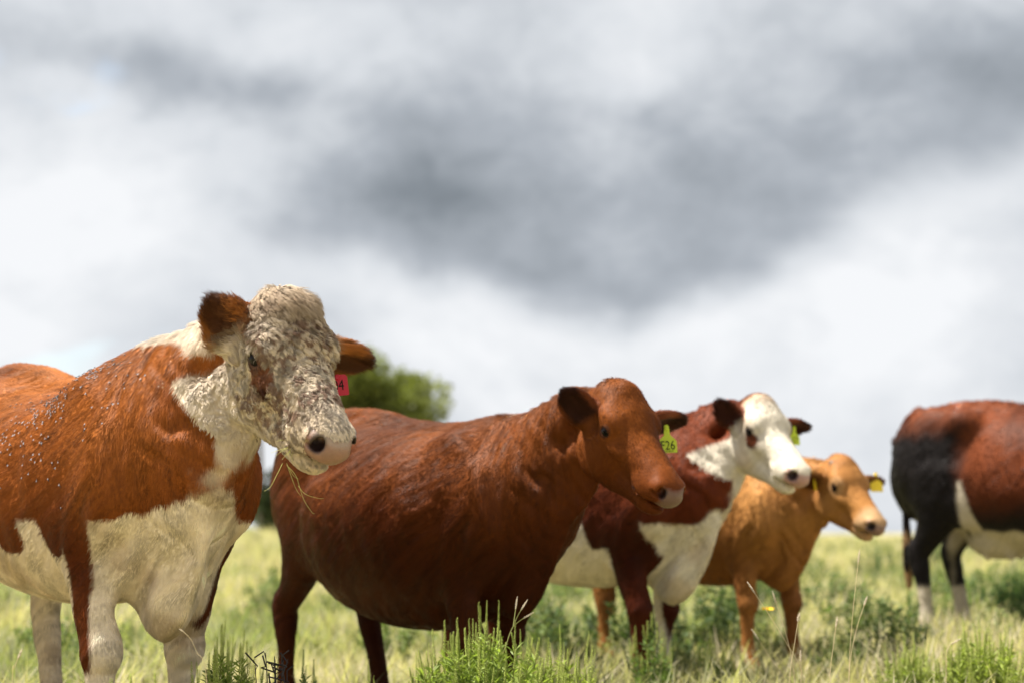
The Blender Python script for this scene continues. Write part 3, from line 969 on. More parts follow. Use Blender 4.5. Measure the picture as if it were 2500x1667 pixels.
def col_dark(v, ph, N, q):
    """red-brown body with black hindquarters and a white underline"""
    x, y, z = v[:, 0], np.abs(v[:, 1]), v[:, 2]
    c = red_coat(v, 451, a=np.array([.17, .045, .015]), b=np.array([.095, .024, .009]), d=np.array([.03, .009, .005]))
    jag = (fbm(v, 7, 3, 461) - .5) * .16
    blk = np.minimum(-.53 - x, 1.20 - z) + jag
    blk = np.maximum(blk, np.minimum(.74 - z, .6) + jag * .5)
    c = mixc(c, [.012, .010, .010], smoothstep(blk, -.10, .08))
    wf = np.minimum(.635 - z + .35 * jag, np.minimum(x + .52, .5 - x))
    wf = np.maximum(wf, np.minimum(.012 + .16 * np.clip(.90 - z, 0, .4) - np.abs(x + .505 - .15 * (.72 - z)), np.minimum(z - .50, .90 - z)) + .12 * jag)
    wf = np.maximum(wf, np.where(z < .5, .33 - z, -1))
    wf = np.maximum(wf, np.where((z < .70) & (x < -.5) & (x > -.92), .115 - y + .3 * jag, -1))
    c = mixc(c, [.46, .40, .31], smoothstep(wf, -.012, .012))
    c = mixc(c, [.30, .18, .085], (np.hypot(x + .97, y) < .055) * smoothstep(z, .66, .56) * (z > .25))
    return base_face(c, v, ph, q['ears'], [.16, .042, .016], [.05, .014, .009], [.2, .12, .1], [.03, .02, .018], .455)


HN = (520000, 320000, 90000, 70000, 50000)
EAR_UP = lambda sd, o, u, b: (((-b), sd * o, u), (.85, sd * .25, -.10))
cow_one = build_cow('cow', 'largest red cow with curly mottled white face and red ear tag, nearest on the left',
    dict(root=(-1.335, 6.46, 0), yaw=-54, s=1.05, head=(-.660, 5.72, 1.43), head_rot=(-50, 46, 0), hs=1.04, hl=.86, face_w=1.0, belly=-.03, brisket=.04, poll=1.5, curl=1.0, tuft=.045, ear_hair=.017, ear_w=.061, ear_len=(.150, .215), rump=.02, hollow=.30, back=.07, wide=1.08,
         folds=.8, ears=(EAR_UP(-1, .55, .50, .62), EAR_UP(1, 1.0, .05, .05)), tail=-.09, legs=dict(hr=.05, hl=.16, fr=.05, fl=-.13), neck=1.08), col_hereford, h=0.0065, hair_n=HN[0], hair_w=.00042)
cow_two = build_cow('cow', 'solid dark red cow with round belly and a yellow ear tag numbered 26',
    dict(root=(-.27, 7.70, .02), yaw=-50, s=.95, head=(.382, 6.98, 1.275), head_rot=(-52, 43, 0), hs=1.03, belly=.085, wide=1.20, rump=.04, back=.035, withers=.045, hollow=.33, poll=1.35, ears=(EAR_UP(-1, .68, .48, .60), EAR_UP(1, 1.0, .15, .15)), legs=dict(hr=-.02, hl=.22, fr=.02, fl=-.17), tail=-.08,
         brisket=.0), col_red, h=0.0075, hair_n=HN[1], hair_w=.00055)
cow_three = build_cow('cow', 'red cow with clean white face and brown eye patch, standing behind the solid red cow',
    dict(root=(.40, 9.28, .05), yaw=-45, s=.97, head=(1.09, 8.75, 1.355), head_rot=(-56, 40, -2), hs=.97, poll=1.3, ears=(EAR_UP(-1, .68, .48, .60), EAR_UP(1, 1.0, .15, .12)), legs=dict(fr=.06, fl=-.10), brisket=.05,
         dewlap=1.3), col_baldy, h=0.011, hair_n=HN[2], hair_w=.0012)
cow_four = build_cow('cow', 'small tan cow with yellow tags in both ears, behind the white-faced cow',
    dict(root=(1.07, 10.2, .09), yaw=-50, s=.86, head=(1.585, 9.55, 1.120), head_rot=(-57, 41, -2), hs=1.0, poll=1.1, ears=(EAR_UP(-1, .9, .05, .35), EAR_UP(1, 1.0, .15, .12)), legs=dict(fl=.05)), col_tan, h=0.011, hair_n=HN[3], hair_w=.0013)
cow_five = build_cow('cow', 'red-brown cow with black hindquarters and white belly, cut off at the right edge',
    dict(root=(3.10, 11.0, .16), yaw=-38, s=1.03, head=(3.95, 10.2, 1.45), head_rot=(-38, 35, 0), belly=.0, rump=.03, hollow=.42, udder=True, tail=-.03, ears=(EAR_UP(-1, 1.0, .1, .2), EAR_UP(1, 1.0, .1, .2)), legs=dict(hr=.06, hl=.12)), col_dark, h=0.012, hair_n=HN[4], hair_w=.0014)

# ------------------------------------------------------------------ terrain
def gz(x, y):
    x = np.asarray(x, float); y = np.asarray(y, float)
    t = np.maximum(y - 6.0, 0) / 26.0
    far = .74 - .26 * smoothstep(x / np.maximum(y, 1), -.02, .16)
    z = far * (1 - np.exp(-t ** 1.3))
    z = z + .035 * np.clip(x, -1, 4) * np.exp(-((y - 11) / 6) ** 2)
    z = z + .05 * np.sin(x * .35 + 1) * np.sin(y * .23) * smoothstep(y, 9, 20)
    return z


def at(px, py, depth):
    """world point seen at a photograph position, at a given distance along the ground"""
    c, s = math.cos(PITCH), math.sin(PITCH)
    x, u = (px - 1250) / FPX, (833.5 - py) / FPX
    d = np.array([x, c - u * s, s + u * c])
    return np.array([0, 0, CAM_Z]) + d * (depth / d[1])


def leaf_material(name, col=None, trans=0.35, rough=0.55, attr=True):
    m, T = material(name)
    if attr:
        at_ = T.n('ShaderNodeAttribute', attribute_name='Col')
        c = at_.outputs['Color']
    else:
        c = T.n('ShaderNodeRGB').outputs[0]
        c.default_value = (*col, 1)
    b = T.n('ShaderNodeBsdfPrincipled')
    T.link(c, b.inputs['Base Color'])
    b.inputs['Roughness'].default_value = rough
    b.inputs['Specular IOR Level'].default_value = 0.2
    tr = T.n('ShaderNodeBsdfTranslucent')
    T.link(T.vmath('MULTIPLY', c, (1.15, 1.25, .6)), tr.inputs[0])
    mx = T.n('ShaderNodeMixShader')
    mx.inputs[0].default_value = trans
    T.link(b.outputs[0], mx.inputs[1]); T.link(tr.outputs[0], mx.inputs[2])
    finish(T, mx.outputs[0])
    return m


M_LEAF = leaf_material('foliage')
M_GRASS = leaf_material('grass_blades', trans=.5)
m, T = material('pasture_soil')
tcd = T.n('ShaderNodeTexCoord')
P = tcd.outputs['Object']
n1 = T.noise(P, .45, 4, .6)
n2 = T.noise(P, 9, 4, .7)
gr = T.mix(T.smooth(n1, .38, .62), (.29, .26, .11, 1), (.40, .33, .20, 1))
gr = T.mix(T.smooth(n2, .35, .75), gr, (.17, .16, .06, 1))
b = T.n('ShaderNodeBsdfPrincipled')
T.link(gr, b.inputs['Base Color'])
b.inputs['Roughness'].default_value = .9
b.inputs['Specular IOR Level'].default_value = .1
finish(T, b.outputs[0])
M_SOIL = m

ys = np.concatenate([np.linspace(-6, 30, 73), np.geomspace(31, 900, 40)])
xs = np.concatenate([-np.geomspace(700, 16, 18), np.linspace(-15, 15, 41), np.geomspace(16, 700, 18)])
X, Y = np.meshgrid(xs, ys)
V = np.stack([X.ravel(), Y.ravel(), gz(X.ravel(), Y.ravel())], 1)
nx = len(xs)
I = (np.arange(len(ys) - 1)[:, None] * nx + np.arange(nx - 1)[None]).ravel()
link('ground', mesh_np('ground', V, np.stack([I, I + 1, I + nx + 1, I + nx], 1), M_SOIL), kind='structure')


# ------------------------------------------------------------------ grass (one uncountable mass)
def blades(x, y, hgt, wid, lean, cols, seed=0):
    n = len(x)
    r = np.random.default_rng(seed)
    th = r.random(n) * 6.283
    d = np.stack([np.cos(th), np.sin(th), 0 * th], 1)
    s_ = np.stack([-np.sin(th), np.cos(th), 0 * th], 1)
    o = np.stack([x, y, gz(x, y) - .01], 1)
    up = np.array([0, 0, 1.0])
    def pt(t, wf, sg):
        return o + up * (hgt * t * (1 - .25 * lean * t))[:, None] + d * (hgt * lean * t * t)[:, None] + s_ * (wid * wf * sg * .5)[:, None]
    V = np.stack([pt(0, 1, -1), pt(0, 1, 1), pt(.55, .85, -1), pt(.55, .85, 1), pt(1, .08, 0)], 1).reshape(-1, 3)
    b = np.arange(n) * 5
    T3 = np.concatenate([np.stack([b, b + 1, b + 3], 1), np.stack([b, b + 3, b + 2], 1), np.stack([b + 2, b + 3, b + 4], 1)])
    return V, T3, np.repeat(cols, 5, 0)


def grass_mix(x, y, r):
    p = np.stack([x, y, 0 * x], 1)
    a = fbm(p, .55, 3, 5)
    b_ = fbm(p, 2.3, 2, 15)
    dry = np.clip(smoothstep(a, .34, .54) * .9 + .25 * (b_ - .5) + .45 * (r.random(len(x)) - .45), 0, 1)
    g = np.array([.165, .195, .085]) * (.7 + .6 * r.random((len(x), 1)))
    st = np.array([.48, .42, .30]) * (.7 + .5 * r.random((len(x), 1)))
    yl = np.array([.27, .275, .125])
    c = g * (1 - dry[:, None]) + st * dry[:, None]
    k = (r.random(len(x)) < .3)[:, None]
    return np.where(k, c * .4 + yl * .6, c), a, b_


GN = 230000
gr_ = np.random.default_rng(23)
y = 5.2 * (75 / 5.2) ** (gr_.random(GN) ** .85)
x = (gr_.random(GN) - .5) * 2 * (.31 * y + .8)
# clumps
cx, cy = gr_.normal(0, .05, GN) * (1 + y * .02), gr_.normal(0, .05, GN)
cellx, celly = np.round(x / .3) * .3, np.round(y / .3) * .3
jx = vnoise(np.stack([cellx, celly, 0 * x], 1), 31.7, 3) - .5
jy = vnoise(np.stack([cellx, celly, 0 * x], 1), 29.3, 4) - .5
pull = gr_.random(GN) < .55
x = np.where(pull, cellx + jx * .28 + cx, x)
y = np.where(pull, celly + jy * .28 + cy, y)
cols, a_, b2 = grass_mix(x, y, gr_)
hg = (.07 + .17 * gr_.random(GN) ** 1.5 + .16 * smoothstep(b2, .45, .75)) * (1 + .25 * smoothstep(y, 12, 30))
wd_ = (.004 + .004 * gr_.random(GN)) * (1 + y * .05)
V, T3, C3 = blades(x, y, hg, wd_, .2 + .9 * gr_.random(GN), cols, 3)
link('pasture_grass', mesh_np('pasture_grass', V, T3, M_GRASS, smooth=False, cols=C3), kind='stuff', label='green and straw coloured pasture grass covering the ground', category='grass')


# ------------------------------------------------------------------ weeds with flower spikes
def tube_mesh(paths, rad, sides=5):
    """paths: list of (n,3); rad: list of arrays; returns verts, quads"""
    VV, QQ, off = [], [], 0
    for p, r in zip(paths, rad):
        p = np.asarray(p, float)
        t = norm(np.gradient(p, axis=0))
        ref = np.array([0, 0, 1.0]) if abs(t[0, 2]) < .9 else np.array([1.0, 0, 0])
        u = norm(np.cross(t, ref)); w = np.cross(t, u)
        a = np.arange(sides) * 6.2832 / sides
        ring = p[:, None] + (u[:, None] * np.cos(a)[None, :, None] + w[:, None] * np.sin(a)[None, :, None]) * np.asarray(r)[:, None, None]
        n = len(p)
        VV.append(ring.reshape(-1, 3))
        i = (np.arange(n - 1)[:, None] * sides + np.arange(sides)[None])
        j = (np.arange(n - 1)[:, None] * sides + (np.arange(sides)[None] + 1) % sides)
        QQ.append(np.stack([i, j, j + sides, i + sides], -1).reshape(-1, 4) + off)
        off += n * sides
    return np.concatenate(VV), np.concatenate(QQ)


OCT_V = np.array([(1, 0, 0), (-1, 0, 0), (0, 1, 0), (0, -1, 0), (0, 0, 1), (0, 0, -1)], float)
OCT_F = np.array([(0, 2, 4), (2, 1, 4), (1, 3, 4), (3, 0, 4), (2, 0, 5), (1, 2, 5), (3, 1, 5), (0, 3, 5)])


def spike_mesh(seed, L=.11, n=46, base=(.42, .47, .13)):
    r = np.random.default_rng(seed)
    VV, FF, CC = [], [], []
    for k in range(n):
        t = (k + .5) / n
        a = k * 2.4
        rad = .0046 * (1 - .55 * t)
        c = np.array([math.cos(a) * rad, math.sin(a) * rad, L * t])
        s_ = (.0034 * (1 - .35 * t)) * (.8 + .4 * r.random())
        VV.append(OCT_V * s_ * [1, 1, .85] + c)
        FF.append(OCT_F + 6 * k)
        CC.append(np.tile(np.array(base) * (.7 + .6 * r.random()), (6, 1)))
    VV.append(np.array([(-.0015, 0, -.02), (.0015, 0, -.02), (0, 0, L * 1.03)])); FF.append(np.array([(0, 1, 2)]) + 6 * n); CC.append(np.tile(np.array(base) * .8, (3, 1)))
    return mesh_np('flower_spike', np.concatenate(VV), np.concatenate(FF), M_LEAF, smooth=True, cols=np.concatenate(CC))


SPIKES = [spike_mesh(i, L) for i, L in enumerate((.09, .11, .13, .075))]
SPIKES_D = [spike_mesh(9 + i, L, 34, (.16, .22, .06)) for i, L in enumerate((.07, .09))]


def leaf_cloud(pts, dirs, ln, wd, cols, r):
    """narrow pointed leaves"""
    n = len(pts)
    side = norm(np.cross(dirs, r.normal(size=(n, 3))))
    mid = pts + dirs * (ln * .5)[:, None] + np.array([0, 0, .08]) * ln[:, None]
    tip = pts + dirs * ln[:, None]
    V = np.stack([pts, mid + side * (wd * .5)[:, None], tip, mid - side * (wd * .5)[:, None]], 1).reshape(-1, 3)
    b = np.arange(n) * 4
    return V, np.stack([b, b + 1, b + 2, b + 3], 1), np.repeat(cols, 4, 0)


def weed(label, base, height, width, stems, seed, spikes=True, green=(.19, .25, .055), group='leafy weeds in the foreground', leaves=26, lw=.0056, dark=False, name='weed_plant', spike_scale=1.0):
    r = np.random.default_rng(seed)
    o = link(name, None, loc=base, label=label, category='plant', group=group)
    o.empty_display_size = .1
    paths, rads, LP, LD = [], [], [], []
    tips = []
    for k in range(stems):
        a = r.random() * 6.283
        rr = math.sqrt(r.random()) * width * .5
        top = np.array([math.cos(a) * rr, math.sin(a) * rr, height * (1 - .38 * (rr / (width * .5 + 1e-6)) ** 2) * (.72 + .28 * r.random())])
        b0 = np.array([math.cos(a) * rr * .25, math.sin(a) * rr * .25, 0])
        t = np.linspace(0, 1, 7)[:, None]
        ctrl = np.array([top[0] * .8, top[1] * .8, top[2] * .35])
        p = b0 * (1 - t) ** 2 + 2 * ctrl * t * (1 - t) + top * t ** 2
        p[1:-1] += r.normal(0, .004, (5, 3))
        paths.append(p)
        rads.append(np.linspace(.0028, .0011, 7))
        tips.append((p[-1], norm(p[-1] - p[-2])))
        m_ = leaves * (2 if spikes else 1)
        tt = .12 + .86 * r.random(m_)
        idx = np.clip(tt * 6, 0, 5.999)
        i0 = idx.astype(int); f = (idx - i0)[:, None]
        q_ = p[i0] * (1 - f) + p[i0 + 1] * f
        an = r.random(m_) * 6.283
        dd = norm(np.stack([np.cos(an), np.sin(an), .35 + .8 * r.random(m_)], 1))
        LP.append(q_); LD.append(dd)
    v, q_ = tube_mesh(paths, rads, 4)
    gc = np.array(green)
    link('stem', mesh_np('stem', v, q_, M_LEAF, cols=np.tile(gc * .9 + [.03, .01, 0], (len(v), 1))), o, kind='stuff')
    LP, LD = np.concatenate(LP), np.concatenate(LD)
    n = len(LP)
    ln = (.02 + .030 * r.random(n)) * (height / .5) ** .5
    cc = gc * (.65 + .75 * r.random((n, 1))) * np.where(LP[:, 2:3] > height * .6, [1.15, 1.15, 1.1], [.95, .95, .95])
    v, q_, c = leaf_cloud(LP, LD, ln, np.full(n, lw) * (.8 + .7 * r.random(n)), cc, r)
    link('leaf', mesh_np('leaf', v, q_, M_LEAF, smooth=False, cols=c), o, kind='stuff')
    if spikes:
        for p, d in tips:
            bank = SPIKES_D if dark else SPIKES
            for e_ in range(1 + (r.random() < .45)):
                sp = link('flower_spike', bank[r.integers(len(bank))], o)
                dd = norm(d + (r.normal(0, .22, 3) if e_ else r.normal(0, .06, 3)) + np.array([0, 0, .5]))
                sp.location = p - dd * (.02 if e_ else .004)
                sp.rotation_euler = Vector(dd).to_track_quat('Z', 'Y').to_euler()
                sc_ = (.75 if e_ else 1.0) * (.62 + .4 * r.random()) * spike_scale
                sp.scale = (sc_, sc_, sc_)
    return o


def weed_at(label, px, py, depth, wpx, stems, seed, **kw):
    top = at(px, py, depth)
    base = np.array([top[0], top[1], float(gz(top[0], top[1])) - .01])
    return weed(label, base, top[2] - base[2] - .05, wpx / FPX * depth, stems, seed, **kw)


weed_at('tall bushy bright green weed with many flower spikes before the solid red cow', 1185, 1478, 6.35, 360, 130, 1, leaves=70, green=(.21, .27, .065))
weed_at('low sparse green weed just right of the tall bushy weed', 1390, 1550, 6.35, 210, 40, 2, leaves=40, green=(.23, .28, .065))
weed_at('green spiked weed beside the far front leg of the mottled-faced cow', 560, 1528, 5.95, 200, 44, 3, leaves=50)
weed_at('dark green weed tucked behind the spiked weed by the mottled-faced cow', 525, 1545, 6.5, 70, 9, 4, leaves=60, green=(.10, .15, .05), dark=True)
weed_at('short weed with pale spikes before the near front leg of the mottled-faced cow', 275, 1575, 5.15, 90, 8, 5, leaves=22)
weed_at('small weed tip in front of the far front hoof of the mottled-faced cow', 385, 1605, 5.1, 70, 6, 6, leaves=20)
weed_at('low weed at the bottom left corner below the white hind leg', 120, 1610, 5.3, 80, 6, 7, leaves=20)
weed_at('single small weed between the two front legs at the bottom edge', 325, 1612, 5.0, 36, 3, 8, leaves=18)
weed_at('pale weed at the bottom edge below the hind legs of the solid red cow', 900, 1605, 5.6, 90, 7, 9, leaves=22)
weed_at('dark weed at the bottom edge left of the hind hooves of the solid red cow', 745, 1585, 5.9, 90, 12, 10, leaves=50, green=(.12, .17, .05), dark=True)
weed_at('broad light green weed in the bottom right corner', 2400, 1520, 7.6, 260, 80, 11, leaves=60, green=(.24, .29, .07))
weed_at('light green weed left of the broad one in the bottom right corner', 2225, 1555, 7.9, 170, 40, 12, leaves=50, green=(.23, .28, .07))
weed_at('feathery green weed before the front legs of the white-faced cow', 1590, 1495, 8.2, 120, 18, 13, leaves=40, green=(.12, .18, .05))
weed_at('dark bushy weed behind the tall weed near the white-faced cow', 1415, 1515, 9.2, 110, 22, 14, leaves=44, green=(.06, .10, .03), dark=True)
weed_at('weed below the front legs of the tan cow', 1745, 1555, 8.8, 120, 16, 15, leaves=40, green=(.10, .15, .04))
weed_at('dark weed clump in the grass right of the tan cow', 2060, 1540, 9.4, 190, 26, 16, leaves=40, green=(.07, .11, .035), dark=True)
weed_at('upright dark green shrub at the right edge under the black-rumped cow', 2475, 1365, 12.5, 110, 40, 17, leaves=70, green=(.045, .085, .03), dark=True, lw=.006)
weed_at('small dark weed at the hoof of the black-rumped cow', 2255, 1490, 10.6, 90, 14, 18, leaves=40, green=(.06, .10, .035), dark=True)

# weeds further back: four kinds, copied
protos = []
far_label = 'green weed out of focus in the pasture behind the cattle'
for k, (hh, ww, gcol) in enumerate(((.36, .5, (.11, .155, .055)), (.30, .42, (.15, .20, .07)), (.42, .45, (.075, .115, .045)), (.26, .6, (.18, .21, .085)))):
    protos.append(weed(far_label, (0, 0, 0), hh, ww, 22, 60 + k, spikes=False, green=gcol, leaves=44, lw=.011, group='weeds scattered through the far pasture'))


def copy_tree(o, parent=None):
    c = o.copy()
    COL.objects.link(c)
    c.parent = parent
    for ch in o.children:
        copy_tree(ch, c)
    return c


wr = np.random.default_rng(77)
used = set()
for k in range(200):
    yv = 9.5 * (48 / 9.5) ** wr.random()
    side = wr.random() < .62
    xv = (wr.random() * .27 + .0) * yv if side else (wr.random() - .5) * .56 * yv
    i = int(wr.integers(4))
    o = protos[i] if i not in used else copy_tree(protos[i])
    used.add(i)
    sc_ = .7 + .6 * wr.random()
    o.location = (xv, yv, float(gz(xv, yv)) - .02)
    o.rotation_euler = (0, 0, wr.random() * 6.28)
    o.scale = (sc_, sc_, sc_)


# ------------------------------------------------------------------ seed stalks
M_STRAW = simple_mat('straw', (.58, .47, .28), .6, .3, .2, 60)
M_STRAWG = simple_mat('green_straw', (.34, .34, .12), .6, .3, .2, 60)
M_SEED = simple_mat('seed_head', (.52, .44, .33), .7, .2, .25, 90)


def seed_head(L, r_, seed, slim=1.0):
    r = np.random.default_rng(seed)
    VV, FF = [], []
    n = 16
    for k in range(n):
        t = (k + .5) / n
        a = k * 2.4
        w = r_ * math.sin(math.pi * min(.95, .15 + .8 * t)) * slim
        c = np.array([math.cos(a) * w, math.sin(a) * w, L * t])
        VV.append(OCT_V * [w * .9 + .0006, w * .9 + .0006, L * .075] + c)
        FF.append(OCT_F + 6 * k)
    return mesh_np('seed_head', np.concatenate(VV), np.concatenate(FF), M_SEED)


HEADS = [seed_head(.035, .0026, 1), seed_head(.045, .0021, 2), seed_head(.03, .0036, 3)]


def stalk(label, pts, depth, head=0, mat=None, rad=.0013, hs_=1.0, extra=()):
    P_ = [at(px, py, depth + dd) for px, py, dd in pts]
    b0 = P_[0].copy()
    b0[2] = float(gz(b0[0], b0[1]))
    if P_[0][2] > b0[2] + .02:
        P_ = [b0 + (P_[0] - P_[1]) * [.3, .3, 0]] + P_
    P_ = catmull(np.array(P_), 6)
    o = link('grass_stalk', None, loc=P_[0], label=label, category='grass stalk', group='thin seed stalks in the foreground')
    paths = [P_ - P_[0]] + [catmull(np.array([at(px, py, depth) for px, py in e]), 4) - P_[0] for e in extra]
    v, q_ = tube_mesh(paths, [np.linspace(rad, rad * .6, len(p)) for p in paths], 5)
    link('stem', mesh_np('stem', v, q_, mat or M_STRAW), o)
    for p in ([paths[0]] if not extra else paths[1:]):
        hd = link('seed_head', HEADS[head], o, loc=p[-1] - norm(p[-1] - p[-3]) * .012)
        hd.rotation_euler = Vector(norm(p[-1] - p[-3])).to_track_quat('Z', 'Y').to_euler()
        hd.scale = (hs_, hs_, hs_)
    return o


stalk('pale seed stalk leaning left before the near front leg of the tan cow', [(1965, 1665, 0), (1915, 1560, 0), (1838, 1440, .02)], 6.7, 1)
stalk('pale stalk with slim seed head before the far front leg of the tan cow', [(1940, 1665, .1), (1925, 1570, .1), (1893, 1465, .1)], 6.8, 1)
stalk('short stalk with a bushy white seed head right of the tan cow front legs', [(1928, 1665, 0), (1940, 1570, 0), (1950, 1508, 0)], 6.6, 2)
stalk('straight stalk with slim white seed head left of the tallest stalk', [(2026, 1665, 0), (2034, 1580, 0), (2042, 1522, 0)], 6.6, 0)
stalk('tallest thin seed stalk standing between the tan cow and the black-rumped cow', [(2072, 1665, 0), (2080, 1520, 0), (2096, 1365, 0)], 6.7, 1)
stalk('pale seed stalk leaning right, crossing the tallest stalk', [(2074, 1640, 0), (2090, 1540, 0), (2112, 1470, 0)], 6.75, 0)
stalk('short pale seed stalk at the bottom edge below the tan cow', [(1956, 1690, 0), (1956, 1640, 0), (1955, 1605, 0)], 6.3, 0)
stalk('faint leaning stalk in front of the left front hoof of the tan cow', [(1915, 1665, 0), (1880, 1605, 0), (1848, 1555, 0)], 7.2, 1)
stalk('curved dry grass stem near the bottom right corner', [(2310, 1620, 0), (2315, 1580, 0), (2328, 1568, 0)], 7.0, 1)
stalk('reddish branched seed stalk rising from the tall bushy weed', [(1215, 1660, 0), (1240, 1560, 0), (1253, 1528, 0)], 6.3, 1, M_STRAWG, .0016, .9,
      extra=[[(1253, 1528), (1257, 1500), (1260, 1478)], [(1253, 1528), (1264, 1502), (1276, 1482)], [(1253, 1528), (1268, 1515), (1284, 1505)]])
stalk('delicate drooping seed stalk before the far front leg of the mottled-faced cow', [(505, 1665, 0), (480, 1590, 0), (462, 1555, 0), (440, 1536, 0)], 5.3, 0, M_STRAW, .0009, .45)
stalk('pale seed stalk before the near hind leg of the mottled-faced cow', [(30, 1665, 0), (35, 1630, 0), (48, 1597, 0)], 5.2, 0, M_STRAW, .0011, .8)

# dark dead weed by the solid red cow
tw = np.random.default_rng(5)
top = at(665, 1592, 5.9)
base = np.array([top[0], top[1], float(gz(top[0], top[1]))])
paths, rads = [], []
for k in range(7):
    a = tw.random() * 6.28
    e_ = np.array([math.cos(a) * .05, math.sin(a) * .05, (top[2] - base[2]) * (.72 + .28 * tw.random())])
    if k == 0:
        e_ = np.array([-.02, 0, top[2] - base[2]])
    p = catmull(np.array([(0, 0, 0), e_ * [.2, .2, .4] + tw.normal(0, .01, 3), e_ * [.6, .6, .75] + tw.normal(0, .012, 3), e_]), 5)
    paths.append(p); rads.append(np.linspace(.003, .0013, len(p)))
    for j in range(6):
        s0 = p[int(len(p) * (.45 + .5 * tw.random()))]
        paths.append(np.array([s0, s0 + tw.normal(0, .012, 3) + [0, 0, .01], s0 + tw.normal(0, .02, 3) + [0, 0, .022]])); rads.append(np.array([.0016, .0022, .0026]))
v, q_ = tube_mesh(paths, rads, 5)
o = link('dead_weed', None, loc=base, label='blackish dead weed stem at the bottom edge left of the solid red cow', category='plant')
link('stem', mesh_np('stem', v, q_, simple_mat('dead_stem', (.035, .028, .03), .8)), o)

# yellow flower
fpos = at(1874, 1486, 8.6)
base = np.array([fpos[0], fpos[1], float(gz(fpos[0], fpos[1]))])
o = link('yellow_flower', None, loc=base, label='single yellow flower between the front legs of the tan cow', category='flower')
hgt = fpos[2] - base[2]
v, q_ = tube_mesh([np.array([(0, 0, 0), (.01, 0, hgt * .5), (0, 0, hgt)])], [np.array([.002, .0018, .0014])], 5)
link('stem', mesh_np('stem', v, q_, M_STRAWG), o)
M_YEL = simple_mat('yellow_petal', (.75, .52, .02), .6, .2, .1, 50)
pm = bpy.data.meshes.new('petal')
pm.from_pydata([(0, 0, 0), (.010, -.007, .004), (.024, -.006, .003), (.028, 0, .001), (.024, .006, .003), (.010, .007, .004)], [], [(0, 1, 2, 3), (0, 3, 4, 5)])
pm.materials.append(M_YEL)
for k in range(8):
    pt_ = link('petal', pm, o, loc=(0, 0, hgt))
    pt_.rotation_euler = (math.radians(40), 0, k * math.pi / 4)
cm = mesh_np('flower_centre', OCT_V * .008, OCT_F, simple_mat('flower_centre', (.35, .2, .01)))
link('flower_centre', cm, o, loc=(0, 0, hgt + .002))


# ------------------------------------------------------------------ trees
M_BARK = simple_mat('bark', (.12, .095, .075), .9, .1, .4, 12)


def tree(label, px, depth, height, crown_w, crown_h, seed, n=9000, leaf=.10, green=(.10, .125, .028), lean=0.0, blobs=26, trunk_r=.10, crown_off=0.0, name='tree'):
    r = np.random.default_rng(seed)
    p = at(px, 1300, depth)
    base = np.array([p[0], p[1], float(gz(p[0], p[1])) - .05])
    o = link(name, None, loc=base, label=label, category='tree' if name == 'tree' else 'bush')
    cz = height - crown_h * .5
    cen = np.array([crown_off, 0, cz])
    bl = []
    for k in range(blobs):
        d = norm(r.normal(size=3))
        q_ = cen + d * np.array([crown_w * .5, crown_w * .45, crown_h * .5]) * (.35 + .55 * r.random())
        bl.append((q_, (.12 + .13 * r.random()) * crown_w))
    paths, rads = [], []
    if trunk_r:
        tr_ = catmull(np.array([(0, 0, 0), (lean * .4, 0, cz * .35), (lean, 0, cz * .75), (crown_off * .8 + lean, 0, cz + crown_h * .2)]), 5)
        paths.append(tr_); rads.append(np.linspace(trunk_r, trunk_r * .3, len(tr_)))
        for q_, rr in bl[:16]:
            s0 = tr_[int(len(tr_) * (.5 + .45 * r.random()))]
            mid = s0 * .5 + q_ * .5 + r.normal(0, .15, 3)
            pp = catmull(np.array([s0, mid, q_]), 4)
            paths.append(pp); rads.append(np.linspace(trunk_r * .35, trunk_r * .08, len(pp)))
        v, q4 = tube_mesh(paths, rads, 7)
        link('trunk', mesh_np('trunk', v, q4, M_BARK), o)
    per = n // blobs
    P_, D_ = [], []
    for q_, rr in bl:
        d = norm(r.normal(size=(per, 3)))
        P_.append(q_ + d * (rr * (.35 + .65 * r.random((per, 1)) ** .6)) * [1, 1, .8])
        D_.append(norm(d + r.normal(0, .7, (per, 3)) - [0, 0, .2]))
    P_, D_ = np.concatenate(P_), np.concatenate(D_)
    nn = len(P_)
    cc = np.array(green) * (.6 + .8 * r.random((nn, 1))) * (1 + .35 * (fbm(P_, 1.4, 2, seed)[:, None] - .5))
    v, q4, c = leaf_cloud(P_, D_, leaf * (.6 + .8 * r.random(nn)), leaf * .55 * (.7 + .6 * r.random(nn)), cc, r)
    link('crown', mesh_np('crown', v, q4, M_LEAF, smooth=False, cols=c), o, kind='stuff')
    return o


tree('rounded green tree on the horizon behind the backs of the two nearest cows', 900, 60, 5.75, 4.3, 4.3, 3, n=26000, leaf=.19, green=(.155, .175, .045), blobs=34, trunk_r=.13, crown_off=.1)
tree('slender green tree trunk rising behind the jaw of the mottled-faced cow', 640, 52, 5.2, 2.3, 2.6, 8, n=5000, leaf=.13, green=(.11, .13, .03), lean=-.1, trunk_r=.10)
tree('dark bush on the horizon below the jaw of the mottled-faced cow', 690, 52, 1.75, 1.5, 1.5, 12, n=5000, leaf=.11, green=(.055, .075, .03), trunk_r=.03, name='bush')
tree('second dark bush on the horizon, just left of the other', 655, 55, 1.15, 1.2, .9, 14, n=3000, leaf=.11, green=(.07, .085, .03), trunk_r=.03, name='bush')
tree('small hazy bush on the horizon under the belly of the black-rumped cow', 2335, 85, 1.3, 1.3, 1.0, 16, n=2500, leaf=.14, green=(.10, .12, .05), trunk_r=.03, name='bush')


